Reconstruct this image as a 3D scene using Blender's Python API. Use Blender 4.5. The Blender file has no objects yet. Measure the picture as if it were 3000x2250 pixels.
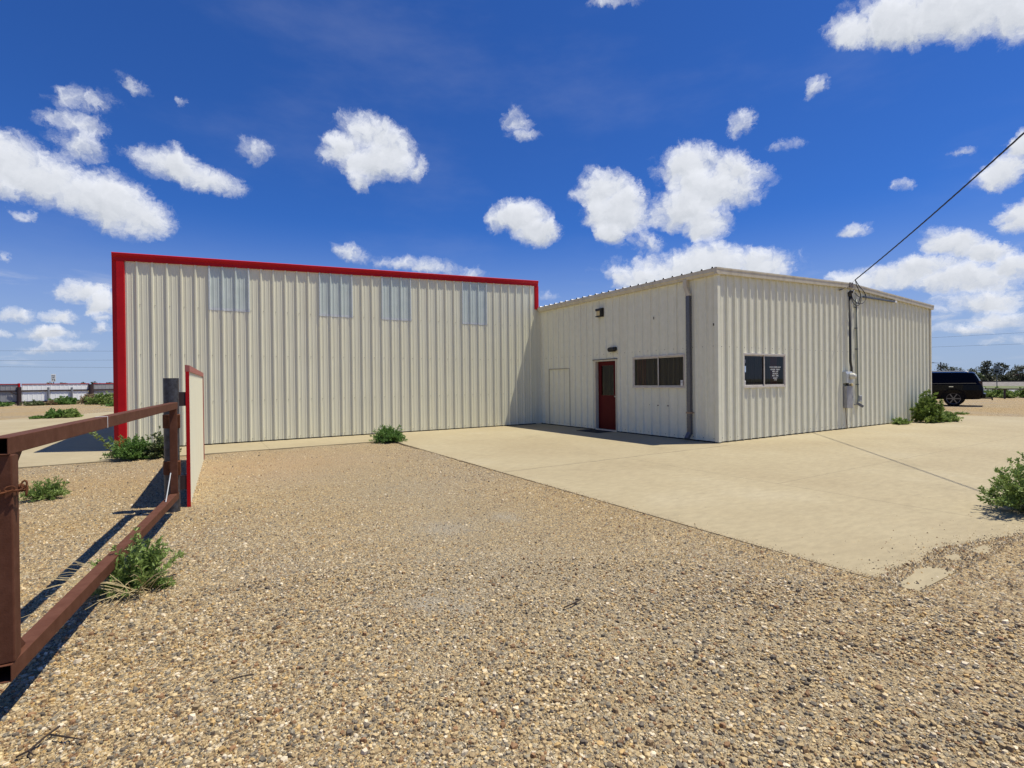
import bpy, bmesh, math, random
import numpy as np
from mathutils import Vector, Matrix
random.seed(7)
C = bpy.context.scene
COL = C.collection
R = math.radians

# ------------------------------------------------------------------ camera, sky, sun, exposure
CAM_H = 1.555
YAW, PITCH, ROLL = 0.5532, -0.0044, -0.0113
cam_d = bpy.data.cameras.new('camera'); cam = bpy.data.objects.new('camera', cam_d); COL.objects.link(cam)
cam_d.sensor_width = 36; cam_d.lens = 18.018; cam_d.clip_start = .05; cam_d.clip_end = 12000
fx = Vector((math.sin(YAW), math.cos(YAW), 0)); rt = Vector((math.cos(YAW), -math.sin(YAW), 0)); up = Vector((0, 0, 1))
F = fx*math.cos(PITCH)+up*math.sin(PITCH); U = up*math.cos(PITCH)-fx*math.sin(PITCH)
RR = rt*math.cos(ROLL)+U*math.sin(ROLL); UU = U*math.cos(ROLL)-rt*math.sin(ROLL)
cam.matrix_world = Matrix(((RR.x, UU.x, -F.x, 0), (RR.y, UU.y, -F.y, 0), (RR.z, UU.z, -F.z, CAM_H), (0, 0, 0, 1)))
C.camera = cam

SUN = Vector((.338, -.174, 1)).normalized()
SUN_EL = math.asin(SUN.z); SUN_AZ = math.atan2(SUN.x, SUN.y)
SKY_STRENGTH = .15
C.view_settings.view_transform = 'Standard'; C.view_settings.look = 'None'
C.view_settings.exposure = 0.25; C.view_settings.gamma = 1.0
C.view_settings.use_curve_mapping = False

CLOUDS = [[1.1519,0.5096,0.0346,0.02,-0.3003,1],[1.2024,0.5075,0.0635,0.0305,-0.3364,1],[1.2777,0.4887,0.0763,0.0319,-0.3795,1],[1.3352,0.466,0.038,0.0309,-0.3988,1],[-0.2098,0.3041,0.0372,0.0312,-0.204,1],[-0.1711,0.2893,0.0609,0.0389,-0.3427,1],[-0.1157,0.2755,0.0672,0.0423,-0.2871,1],[-0.073,0.2598,0.0446,0.0318,-0.1477,1],[-0.2195,0.275,0.0273,0.0187,-0.2322,0.8],[-0.2082,0.2399,0.0157,0.0087,0.2006,0.7],[-0.1385,0.4052,0.0448,0.0157,0.1811,0.62],[-0.1442,0.3735,0.0351,0.0164,0.0252,0.6],[-0.1472,0.3425,0.0323,0.0247,0.243,0.62],[-0.0765,0.4432,0.022,0.0092,-0.2038,0.6],[-0.0185,0.4372,0.0109,0.0081,-0.122,0.5],[-0.0262,0.344,0.0467,0.0255,-0.1557,0.95],[0.0224,0.3325,0.0461,0.0205,-0.2133,0.9],[0.0585,0.3264,0.0258,0.0172,0.1472,0.75],[0.0927,0.3858,0.0282,0.0182,0.1557,0.6],[0.285,0.4375,0.0494,0.0333,0.086,1],[0.2392,0.4128,0.0404,0.0243,0.2505,1],[0.3312,0.4124,0.0464,0.0359,-0.4997,1],[0.2886,0.4016,0.0529,0.0329,0.0777,1],[0.2698,0.3642,0.0201,0.0229,0.0831,0.85],[0.3785,0.393,0.0182,0.0212,-0.4267,0.8],[0.207,0.4112,0.0129,0.0115,0.1191,0.5],[0.5671,0.4692,0.0353,0.0179,-0.3035,0.7],[0.5847,0.445,0.0324,0.0103,-0.0277,0.6],[0.5695,0.3094,0.0558,0.0297,-0.023,1],[0.6007,0.2841,0.0449,0.0251,-0.0292,1],[0.7305,0.351,0.0538,0.0332,-0.0765,1],[0.7605,0.3173,0.0565,0.0484,-0.081,1],[0.7471,0.2779,0.0303,0.0205,-0.0663,0.9],[0.8907,0.3732,0.0672,0.0335,-0.1403,1],[0.9221,0.3395,0.0805,0.0454,-0.1441,1],[0.882,0.3101,0.0597,0.0391,-0.1182,1],[0.9137,0.2795,0.0468,0.0274,-0.1169,1],[1.0056,0.3475,0.0348,0.0176,-0.641,0.8],[0.9534,0.3572,0.0455,0.0294,-0.1558,1],[0.897,0.2013,0.1396,0.0362,-0.0419,1],[0.7978,0.1933,0.0628,0.0288,-0.0641,1],[1.0043,0.1992,0.0537,0.0298,-0.1108,1],[0.8026,0.2496,0.0437,0.0231,-0.077,0.75],[0.9843,0.4279,0.0197,0.0189,0.1411,0.62],[1.0488,0.3802,0.0313,0.0091,-0.0654,0.6],[1.0958,0.4569,0.0157,0.011,0.181,0.5],[1.1435,0.2349,0.0261,0.0106,-0.166,0.7],[1.2065,0.2876,0.0161,0.0086,-0.22,0.55],[1.2741,0.3196,0.0172,0.0068,-0.1719,0.65],[1.3179,0.2774,0.0297,0.0176,0.3124,0.9],[1.3365,0.3017,0.0158,0.0199,-0.2911,1],[1.336,0.2155,0.0183,0.0196,-0.2213,1],[1.2656,0.1947,0.0414,0.0234,-0.2859,1],[1.3006,0.1756,0.0342,0.0152,-0.2852,0.9],[1.2113,0.1593,0.0784,0.0226,0.1193,1],[1.1644,0.1582,0.0576,0.0233,0.04,1],[1.2756,0.1437,0.0675,0.0239,-0.1434,0.9],[1.3288,0.1486,0.0272,0.0189,-0.1598,0.9],[1.2953,0.1082,0.0517,0.0184,-0.1158,0.9],[1.2546,0.0991,0.0208,0.0123,-0.0985,0.8],[1.3238,0.0792,0.036,0.0129,-0.0934,0.8],[1.2802,0.0697,0.0343,0.0094,-0.0779,0.7],[1.3283,0.0467,0.0313,0.009,-0.0621,0.6],[0.2532,0.2397,0.0344,0.015,-0.2063,0.7],[0.3894,0.2205,0.0887,0.0171,-0.0694,0.8],[0.4692,0.2089,0.0359,0.0103,0.0026,0.6],[-0.1444,0.1396,0.0393,0.0164,0.0313,0.9],[-0.1203,0.1261,0.0225,0.0209,0.0837,0.9],[-0.1631,0.1028,0.0178,0.0088,0.073,0.8],[-0.2145,0.1015,0.0201,0.0097,0.0805,0.8],[-0.1811,0.0762,0.036,0.0113,0.052,0.85],[-0.1235,0.0848,0.0156,0.0091,0.0527,0.75],[-0.23,0.0748,0.0101,0.0076,0.0579,0.7],[-0.1584,0.0597,0.0319,0.0082,0.0356,0.55],[-0.2261,0.1785,0.0074,0.0081,0.1553,0.55],[-0.2033,0.0535,0.0295,0.0066,0.0341,0.5],[-0.1178,0.1019,0.0112,0.007,0.0654,0.5],[0.7688,0.6225,0.0428,0.0081,-0.1213,0.6],[0.6038,0.1644,0.0539,0.007,-0.0745,0.3]]

def build_world():
    w = bpy.data.worlds.new('World'); C.world = w; w.use_nodes = True
    nt = w.node_tree; nt.nodes.clear(); N = nt.nodes.new; L = nt.links.new
    out = N('ShaderNodeOutputWorld'); bg = N('ShaderNodeBackground'); L(bg.outputs[0], out.inputs[0])
    bg.inputs[1].default_value = SKY_STRENGTH
    sky = N('ShaderNodeTexSky'); sky.sky_type = 'NISHITA'; sky.sun_disc = False
    sky.sun_elevation = SUN_EL; sky.sun_rotation = SUN_AZ
    sky.altitude = 900; sky.air_density = 1.0; sky.dust_density = .35; sky.ozone_density = 3.0
    def M(op, *ins, clamp=False):
        n = N('ShaderNodeMath'); n.operation = op; n.use_clamp = clamp
        for i, v in enumerate(ins):
            if isinstance(v, (int, float)): n.inputs[i].default_value = v
            else: L(v, n.inputs[i])
        return n.outputs[0]
    def DOT(a, c):
        n = N('ShaderNodeVectorMath'); n.operation = 'DOT_PRODUCT'; L(a, n.inputs[0]); n.inputs[1].default_value = c
        return n.outputs['Value']
    def noise(vec, scale, detail, rough=.55, lac=2.0):
        n = N('ShaderNodeTexNoise'); n.inputs['Scale'].default_value = scale; n.inputs['Detail'].default_value = detail
        n.inputs['Roughness'].default_value = rough; n.inputs['Lacunarity'].default_value = lac; L(vec, n.inputs['Vector'])
        return n
    def comb(x, y, z):
        n = N('ShaderNodeCombineXYZ')
        for i, v in enumerate((x, y, z)):
            if isinstance(v, (int, float)): n.inputs[i].default_value = v
            else: L(v, n.inputs[i])
        return n.outputs[0]
    def smooth(x, a, b):
        n = N('ShaderNodeMapRange'); n.interpolation_type = 'SMOOTHSTEP'
        L(x, n.inputs[0]); n.inputs[1].default_value = a; n.inputs[2].default_value = b
        return n.outputs[0]
    def mixc(f, a, b):
        n = N('ShaderNodeMix'); n.data_type = 'RGBA'
        for s, v in ((n.inputs[0], f), (n.inputs[6], a), (n.inputs[7], b)):
            if isinstance(v, (int, float, tuple)): s.default_value = v
            else: L(v, s)
        return n.outputs[2]
    tc = N('ShaderNodeTexCoord'); d = tc.outputs['Generated']
    sep = N('ShaderNodeSeparateXYZ'); L(d, sep.inputs[0])
    u = M('ARCTAN2', sep.outputs[0], sep.outputs[1]); v = M('ARCSINE', sep.outputs[2])
    P0 = comb(u, v, 1.0)
    # ragged edges: warp the direction with noise before looking up the cloud bodies
    wn = noise(P0, 15, 6, .72)
    sub = N('ShaderNodeVectorMath'); sub.operation = 'SUBTRACT'; L(wn.outputs['Color'], sub.inputs[0]); sub.inputs[1].default_value = (.5, .5, .5)
    mul = N('ShaderNodeVectorMath'); mul.operation = 'MULTIPLY'; L(sub.outputs[0], mul.inputs[0]); mul.inputs[1].default_value = (.065, .042, 0)
    add = N('ShaderNodeVectorMath'); add.operation = 'ADD'; L(P0, add.inputs[0]); L(mul.outputs[0], add.inputs[1])
    P = add.outputs[0]
    best = high = None
    for cu, cv, ra, rb, rot, wgt in CLOUDS:
        thin = wgt < .9
        if thin: wgt *= .66
        g_ = 1.02 if thin else (1.22 if cv > .2 else 1.08); ra *= g_; rb *= g_
        c, s = math.cos(rot), math.sin(rot)
        A = (c/ra, s/ra, -(c*cu+s*cv)/ra); B = (-s/rb, c/rb, (s*cu-c*cv)/rb)
        a = DOT(P, A); b = DOT(P, B)
        r2 = M('MULTIPLY_ADD', b, b, M('MULTIPLY', a, a))
        val = M('MULTIPLY_ADD', r2, -wgt, wgt)
        best = val if best is None else M('MAXIMUM', best, val)
        tilted = M('MULTIPLY_ADD', b, .5, val); high = tilted if high is None else M('MAXIMUM', high, tilted)
    best = M('MAXIMUM', best, -1.0)
    n1 = noise(P, 15, 12, .66)
    off = N('ShaderNodeVectorMath'); off.operation = 'ADD'; L(P, off.inputs[0]); off.inputs[1].default_value = (.006, .012, 0)
    n2 = noise(off.outputs[0], 15, 6, .6)
    dens = M('MULTIPLY_ADD', M('SUBTRACT', n1.outputs[0], .5), 3.3, M('MULTIPLY_ADD', best, 1.15, .05))
    alpha = smooth(dens, -.10, 1.05)
    thick = smooth(dens, .55, 1.5)
    relief = M('MULTIPLY_ADD', M('SUBTRACT', n1.outputs[0], n2.outputs[0]), 2.0, .56)
    relief = M('MULTIPLY_ADD', M('SUBTRACT', M('MAXIMUM', high, -1.0), best), .95, relief, clamp=True)
    # low band of small flat clouds all round the horizon
    nb = noise(comb(M('MULTIPLY', u, 7.0), M('MULTIPLY', v, 34.0), 3.0), 1.0, 7, .6)
    band = M('MULTIPLY', smooth(nb.outputs[0], .53, .70), M('MULTIPLY', smooth(v, .012, .05), M('SUBTRACT', 1.0, smooth(v, .10, .2))))
    band = M('MULTIPLY', band, .55)
    # very thin high cirrus
    nc = noise(comb(M('MULTIPLY', u, 1.6), M('MULTIPLY', v, 4.5), 9.0), 1.0, 6, .6)
    cirrus = M('MULTIPLY', smooth(nc.outputs[0], .48, .8), .085)
    CL = .75 / SKY_STRENGTH
    bright = (CL*1.0, CL*1.03, CL*1.11, 1); grey = (CL*.60, CL*.645, CL*.72, 1)
    body = mixc(relief, grey, bright)
    body = mixc(M('MULTIPLY', thick, .42), body, (CL*.74, CL*.77, CL*.82, 1))
    # deeper blue than the model sky: dry air after rain
    tint = N('ShaderNodeMix'); tint.data_type = 'RGBA'; tint.blend_type = 'MULTIPLY'; tint.inputs[0].default_value = 1
    L(sky.outputs[0], tint.inputs[6]); tint.inputs[7].default_value = (.145, .325, .65, 1)
    col = mixc(cirrus, tint.outputs[2], (CL*.8, CL*.82, CL*.9, 1))
    hz = M('MULTIPLY', M('SUBTRACT', 1.0, smooth(v, -.02, .30)), .85)
    col = mixc(hz, col, (.34/SKY_STRENGTH, .41/SKY_STRENGTH, .55/SKY_STRENGTH, 1))
    col = mixc(band, col, (CL*.86, CL*.88, CL*.92, 1))
    col = mixc(alpha, col, body)
    L(col, bg.inputs[0])
    w.cycles.sampling_method = 'MANUAL'; w.cycles.sample_map_resolution = 512
build_world()

sun_d = bpy.data.lights.new('sun', 'SUN'); sun = bpy.data.objects.new('sun', sun_d); COL.objects.link(sun)
sun_d.energy = 5.0; sun_d.angle = R(.53); sun_d.color = (1, .93, .79)
sun.rotation_mode = 'QUATERNION'; sun.rotation_quaternion = SUN.to_track_quat('Z', 'Y'); sun.location = (5, -5, 30)

# ------------------------------------------------------------------ helpers
class MB:
    """collects polygons, builds ONE mesh object"""
    def __init__(s): s.v = []; s.f = []; s.m = []; s.tone = []
    def vert(s, p, tone=0.): s.v.append(tuple(p)); s.tone.append(tone); return len(s.v)-1
    def face(s, idx, m=0): s.f.append(tuple(idx)); s.m.append(m)
    def quad(s, a, b, c, d, m=0, tone=0.): s.face([s.vert(p, tone) for p in (a, b, c, d)], m)
    def poly(s, pts, m=0, tone=0.): s.face([s.vert(p, tone) for p in pts], m)
    def box(s, a, b, m=0, M=None):
        x0, y0, z0 = a; x1, y1, z1 = b
        P = [Vector(p) for p in ((x0,y0,z0),(x1,y0,z0),(x1,y1,z0),(x0,y1,z0),(x0,y0,z1),(x1,y0,z1),(x1,y1,z1),(x0,y1,z1))]
        if M is not None: P = [M @ p for p in P]
        i = [s.vert(p) for p in P]
        for q in ((0,3,2,1),(4,5,6,7),(0,1,5,4),(1,2,6,5),(2,3,7,6),(3,0,4,7)): s.face([i[k] for k in q], m)
    def bar(s, p0, p1, w, h, m=0, upv=(0, 0, 1)):
        p0 = Vector(p0); p1 = Vector(p1); d = (p1-p0); L = d.length; d.normalize()
        sd = d.cross(Vector(upv)); sd.normalize(); uu = sd.cross(d)
        M = Matrix((( sd.x, d.x, uu.x, p0.x), (sd.y, d.y, uu.y, p0.y), (sd.z, d.z, uu.z, p0.z), (0,0,0,1)))
        s.box((-w/2, 0, -h/2), (w/2, L, h/2), m, M)
    def tube(s, pts, r, n=8, m=0, cap=True, closed=False):
        pts = [Vector(p) for p in pts]; rings = []; K = len(pts)
        rad = r if isinstance(r, (list, tuple)) else [r]*K
        prev = None
        for k, p in enumerate(pts):
            if closed: t = pts[(k+1) % K]-pts[k-1]
            else: t = pts[min(k+1, K-1)]-pts[max(k-1, 0)]
            t.normalize()
            a = Vector((0, 0, 1)) if prev is None else prev
            if abs(t.dot(a)) > .98: a = Vector((1, 0, 0))
            e = (a-t*a.dot(t)).normalized(); prev = e; g = t.cross(e)
            rings.append([s.vert(p+(e*math.cos(q)+g*math.sin(q))*rad[k]) for q in [2*math.pi*j/n for j in range(n)]])
        for k in range(K if closed else K-1):
            A, B = rings[k], rings[(k+1) % K]
            for j in range(n): s.face((A[j], A[(j+1) % n], B[(j+1) % n], B[j]), m)
        if cap and not closed:
            s.face(rings[0][::-1], m); s.face(rings[-1], m)
    def cyl(s, c, r0, r1, h, n=20, m=0, axis=(0, 0, 1)):
        a = Vector(axis).normalized(); c = Vector(c)
        s.tube([c, c+a*h], [r0, r1], n, m)
    def prism(s, prof, f, t0, t1, m=0):
        """prof: list of 2-D points; f(t, a, b) -> 3-D point"""
        A = [s.vert(f(t0, a, b)) for a, b in prof]; B = [s.vert(f(t1, a, b)) for a, b in prof]; n = len(prof)
        for j in range(n): s.face((A[j], A[(j+1) % n], B[(j+1) % n], B[j]), m)
        s.face(A[::-1], m); s.face(B, m)
    def build(s, name, mats, parent=None, smooth=False, bevel=0, tone=False, loc=None, recalc=True, auto=None):
        me = bpy.data.meshes.new(name); me.from_pydata(s.v, [], s.f)
        for m in (mats if isinstance(mats, (list, tuple)) else [mats]): me.materials.append(m)
        if any(s.m): me.polygons.foreach_set('material_index', s.m)
        if tone:
            at = me.attributes.new('tone', 'FLOAT', 'POINT'); at.data.foreach_set('value', s.tone)
        me.validate()
        if recalc:
            b = bmesh.new(); b.from_mesh(me); bmesh.ops.recalc_face_normals(b, faces=b.faces); b.to_mesh(me); b.free()
        if smooth: me.polygons.foreach_set('use_smooth', [True]*len(me.polygons))
        me.update()
        o = bpy.data.objects.new(name, me); COL.objects.link(o)
        if loc: o.location = loc
        if bevel:
            bv = o.modifiers.new('bevel', 'BEVEL'); bv.width = bevel; bv.segments = 2; bv.limit_method = 'ANGLE'; bv.angle_limit = R(40)
        if parent is not None: attach(o, parent)
        return o
def attach(o, parent):
    # geometry is written in world coordinates: undo the root Empty's own offset
    o.parent = parent
    o.matrix_parent_inverse = Matrix.Translation(-parent.location) if parent.parent is None else Matrix()
def thing(name, label, cat, loc=(0, 0, 0), group=None, kind=None):
    o = bpy.data.objects.new(name, None); COL.objects.link(o); o.location = loc; o.empty_display_size = .2
    return tag(o, label, cat, group, kind)
def tag(o, label=None, cat=None, group=None, kind=None):
    if label: o['label'] = label
    if cat: o['category'] = cat
    if group: o['group'] = group
    if kind: o['kind'] = kind
    return o

# ------------------------------------------------------------------ materials
def mat(name, base, rough=.6, metal=0., spec=.5, var=None, scale=4., bump=0., bscale=60., detail=6, coords='Object', streak=None):
    """base colour with optional second colour mixed in by noise, optional fine bump, optional vertical dirt streaks"""
    m = bpy.data.materials.new(name); m.use_nodes = True; nt = m.node_tree; b = nt.nodes['Principled BSDF']; L = nt.links.new; N = nt.nodes.new
    b.inputs['Base Color'].default_value = (*base, 1); b.inputs['Roughness'].default_value = rough; b.inputs['Metallic'].default_value = metal
    b.inputs['Specular IOR Level'].default_value = spec
    tc = N('ShaderNodeTexCoord')
    colour = None
    if var:
        n = N('ShaderNodeTexNoise'); n.inputs['Scale'].default_value = scale; n.inputs['Detail'].default_value = detail; n.inputs['Roughness'].default_value = .65
        L(tc.outputs[coords], n.inputs['Vector'])
        r = N('ShaderNodeValToRGB'); r.color_ramp.elements[0].position = .35; r.color_ramp.elements[1].position = .68
        r.color_ramp.elements[0].color = (*base, 1); r.color_ramp.elements[1].color = (*var, 1)
        L(n.outputs[0], r.inputs[0]); colour = r.outputs[0]
    if streak:
        mp = N('ShaderNodeMapping'); mp.inputs['Scale'].default_value = (9, 9, .35); L(tc.outputs[coords], mp.inputs[0])
        n = N('ShaderNodeTexNoise'); n.inputs['Scale'].default_value = 1.0; n.inputs['Detail'].default_value = 5; L(mp.outputs[0], n.inputs['Vector'])
        mr = N('ShaderNodeMapRange'); L(n.outputs[0], mr.inputs[0]); mr.inputs[1].default_value = .5; mr.inputs[2].default_value = .8; mr.inputs[4].default_value = streak[1]
        mx = N('ShaderNodeMix'); mx.data_type = 'RGBA'; L(mr.outputs[0], mx.inputs[0])
        if colour: L(colour, mx.inputs[6])
        else: mx.inputs[6].default_value = (*base, 1)
        mx.inputs[7].default_value = (*streak[0], 1); colour = mx.outputs[2]
    if colour: L(colour, b.inputs['Base Color'])
    if bump:
        n = N('ShaderNodeTexNoise'); n.inputs['Scale'].default_value = bscale; n.inputs['Detail'].default_value = 4; L(tc.outputs[coords], n.inputs['Vector'])
        bp = N('ShaderNodeBump'); bp.inputs['Strength'].default_value = 1; bp.inputs['Distance'].default_value = bump
        L(n.outputs[0], bp.inputs['Height']); L(bp.outputs[0], b.inputs['Normal'])
    return m
M = {}
M['panel_new'] = mat('stone_panel', (.69, .68, .525), .45, 0, .25, (.72, .71, .555), 1.3, .0012, 90, streak=((.62, .56, .39), .25))
M['panel_old'] = mat('weathered_panel', (.735, .725, .565), .6, 0, .2, (.79, .78, .625), 6, .0015, 70, streak=((.58, .52, .39), .35))
M['skylight'] = mat('fibreglass', (.49, .56, .52), .5, 0, .25, (.56, .63, .59), 3, streak=((.42, .47, .48), .5))
M['red'] = mat('red_trim', (.39, .004, .008), .45, 0, .18, (.46, .007, .012), 2, .0006, 30)
M['red_faded'] = mat('faded_red_trim', (.33, .085, .07), .5, 0, .4, (.38, .13, .11), 8)
M['trim_old'] = mat('beige_trim', (.56, .51, .38), .55, 0, .25, (.64, .59, .46), 5, streak=((.33, .27, .19), .5))
M['roof_white'] = mat('white_roof_sheet', (.72, .73, .72), .4, .1, .5, (.62, .63, .62), 3)
M['dark'] = mat('dark_gap', (.012, .011, .010), .9)
M['closure'] = mat('foam_closure', (.02, .02, .022), .9)
M['screw'] = mat('screw_head', (.10, .085, .07), .5, .4)
M['screw_pale'] = mat('painted_screw', (.36, .34, .27), .4)
M['door_red'] = mat('door_paint', (.078, .004, .006), .5, 0, .12, (.095, .006, .008), 3)
M['alu'] = mat('window_aluminium', (.62, .59, .53), .45, .1, .4, (.52, .46, .38), 12)
M['galv'] = mat('galvanised', (.15, .155, .17), .45, .5, .5, (.11, .115, .13), 14)
M['galv_pale'] = mat('grey_enamel', (.42, .44, .45), .4, .2, .5, (.36, .38, .39), 9)
M['conduit_dark'] = mat('dark_conduit', (.028, .028, .030), .5, .2)
M['conduit'] = mat('weathered_conduit', (.21, .235, .21), .5, .4, .5, (.15, .17, .15), 14)
M['black'] = mat('black_rubber', (.004, .004, .005), .6, 0, .12)
M['black_metal'] = mat('black_metal', (.012, .012, .013), .45)
M['cable'] = mat('cable_sheath', (.014, .014, .017), .55)
M['lens_amber'] = mat('lamp_lens', (.62, .50, .25), .25)
M['rust'] = mat('rusted_brown_paint', (.088, .034, .019), .7, 0, .15, (.122, .052, .032), 16, .0008, 140, streak=((.062, .019, .009), .5))
M['rust_orange'] = mat('raw_rust', (.14, .052, .022), .85, 0, .2, (.07, .025, .012), 30, .0015, 160)
M['pipe'] = mat('weathered_pipe', (.028, .027, .028), .45, .3, .5, (.075, .08, .095), 22, .0006, 120)
M['white'] = mat('white_paint', (.80, .80, .78), .5)
M['white_sheet'] = mat('white_sheet', (.86, .88, .86), .5, 0, .3, (.80, .82, .81), 1)
M['grey_sheet'] = mat('shade_grey_sheet', (.27, .275, .28), .5, .1, .4, (.33, .335, .34), 1.2)  # grey for a panel back; on the far fence it paints in shade
M['brown_pipe'] = mat('brown_pipe', (.035, .018, .018), .6)
M['grey_post'] = mat('pale_grey_post', (.22, .23, .25), .6)
M['straw'] = mat('dry_straw', (.42, .34, .18), .8)
M['twig'] = mat('dark_twig', (.035, .022, .015), .9)
M['car'] = mat('car_paint', (.0012, .0015, .004), .12, 0, .16)
M['glass_dark'] = mat('tinted_glass', (.0015, .0015, .003), .05, 0, .16)
M['alloy'] = mat('grey_alloy', (.13, .13, .14), .3, .7)
M['chrome'] = mat('chrome', (.6, .6, .62), .15, 1)
M['tail'] = mat('tail_lens', (.035, .006, .007), .2)
M['ink'] = mat('black_ink', (.012, .012, .012), .6)
M['sticker_blue'] = mat('blue_sticker', (.22, .42, .72), .5, 0, .4, (.6, .68, .75), 10)
M['blind'] = mat('vertical_blind', (.055, .047, .042), .8)
M['blind_red'] = mat('red_curtain', (.16, .022, .022), .85)
M['mat_rubber'] = mat('door_mat_rubber', (.012, .012, .014), .9, bump=.004, bscale=200)
M['sign_back'] = mat('sign_aluminium', (.20, .21, .22), .5, .3)
M['asphalt'] = mat('road_asphalt', (.20, .20, .20), .85, var=(.25, .25, .245), scale=2)
M['bark'] = mat('bark', (.07, .052, .04), .9, var=(.04, .03, .022), scale=9)

def leaf_mat(name, dark, mid, light):
    m = bpy.data.materials.new(name); m.use_nodes = True; nt = m.node_tree; N = nt.nodes.new; L = nt.links.new
    b = nt.nodes['Principled BSDF']; b.inputs['Roughness'].default_value = .55; b.inputs['Specular IOR Level'].default_value = .3
    a = N('ShaderNodeAttribute'); a.attribute_name = 'tone'
    r = N('ShaderNodeValToRGB'); r.color_ramp.elements[0].color = (*dark, 1); r.color_ramp.elements[1].color = (*light, 1)
    e = r.color_ramp.elements.new(.5); e.color = (*mid, 1)
    L(a.outputs['Fac'], r.inputs[0]); L(r.outputs[0], b.inputs['Base Color'])
    t = N('ShaderNodeBsdfTranslucent'); L(r.outputs[0], t.inputs[0]); mx = N('ShaderNodeMixShader'); mx.inputs[0].default_value = .3
    L(b.outputs[0], mx.inputs[1]); L(t.outputs[0], mx.inputs[2]); L(mx.outputs[0], nt.nodes['Material Output'].inputs[0])
    return m
M['weed'] = leaf_mat('weed_leaf', (.115, .185, .042), (.21, .30, .078), (.35, .44, .15))
M['weed_dark'] = leaf_mat('kochia_leaf', (.075, .155, .036), (.135, .25, .058), (.22, .35, .10))
M['weed_yellow'] = leaf_mat('yellow_green_leaf', (.085, .140, .028), (.165, .245, .05), (.28, .35, .09))
M['weed_olive'] = leaf_mat('olive_leaf', (.07, .11, .035), (.15, .19, .08), (.36, .38, .21))
M['tree_leaf'] = leaf_mat('tree_leaf', (.055, .062, .036), (.09, .10, .06), (.14, .15, .095))
M['tree_dark'] = leaf_mat('dark_tree_leaf', (.032, .040, .024), (.055, .066, .038), (.09, .10, .06))
M['tree_green'] = leaf_mat('green_tree_leaf', (.05, .075, .025), (.09, .125, .045), (.14, .18, .07))
M['dry_weed'] = leaf_mat('dry_weed_leaf', (.20, .15, .08), (.33, .26, .15), (.45, .37, .22))
M['stem'] = mat('weed_stem', (.10, .11, .04), .7)

def glass_mat():
    m = bpy.data.materials.new('window_glass'); m.use_nodes = True; nt = m.node_tree; nt.nodes.clear(); N = nt.nodes.new; L = nt.links.new
    o = N('ShaderNodeOutputMaterial'); mx = N('ShaderNodeMixShader'); t = N('ShaderNodeBsdfTransparent'); g = N('ShaderNodeBsdfGlossy')
    ge = N('ShaderNodeNewGeometry'); dt = N('ShaderNodeVectorMath'); dt.operation = 'DOT_PRODUCT'; L(ge.outputs['Normal'], dt.inputs[0]); L(ge.outputs['Incoming'], dt.inputs[1])
    ab = N('ShaderNodeMath'); ab.operation = 'ABSOLUTE'; L(dt.outputs['Value'], ab.inputs[0])
    om = N('ShaderNodeMath'); om.operation = 'SUBTRACT'; om.inputs[0].default_value = 1; L(ab.outputs[0], om.inputs[1])
    pw = N('ShaderNodeMath'); pw.operation = 'POWER'; L(om.outputs[0], pw.inputs[0]); pw.inputs[1].default_value = 5
    fr = N('ShaderNodeMath'); fr.operation = 'MULTIPLY_ADD'; L(pw.outputs[0], fr.inputs[0]); fr.inputs[1].default_value = .9; fr.inputs[2].default_value = .04
    g.inputs['Roughness'].default_value = .02; t.inputs[0].default_value = (.42, .41, .44, 1)
    L(fr.outputs[0], mx.inputs[0]); L(t.outputs[0], mx.inputs[1]); L(g.outputs[0], mx.inputs[2]); L(mx.outputs[0], o.inputs[0])
    return m
M['glass'] = glass_mat()

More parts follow.
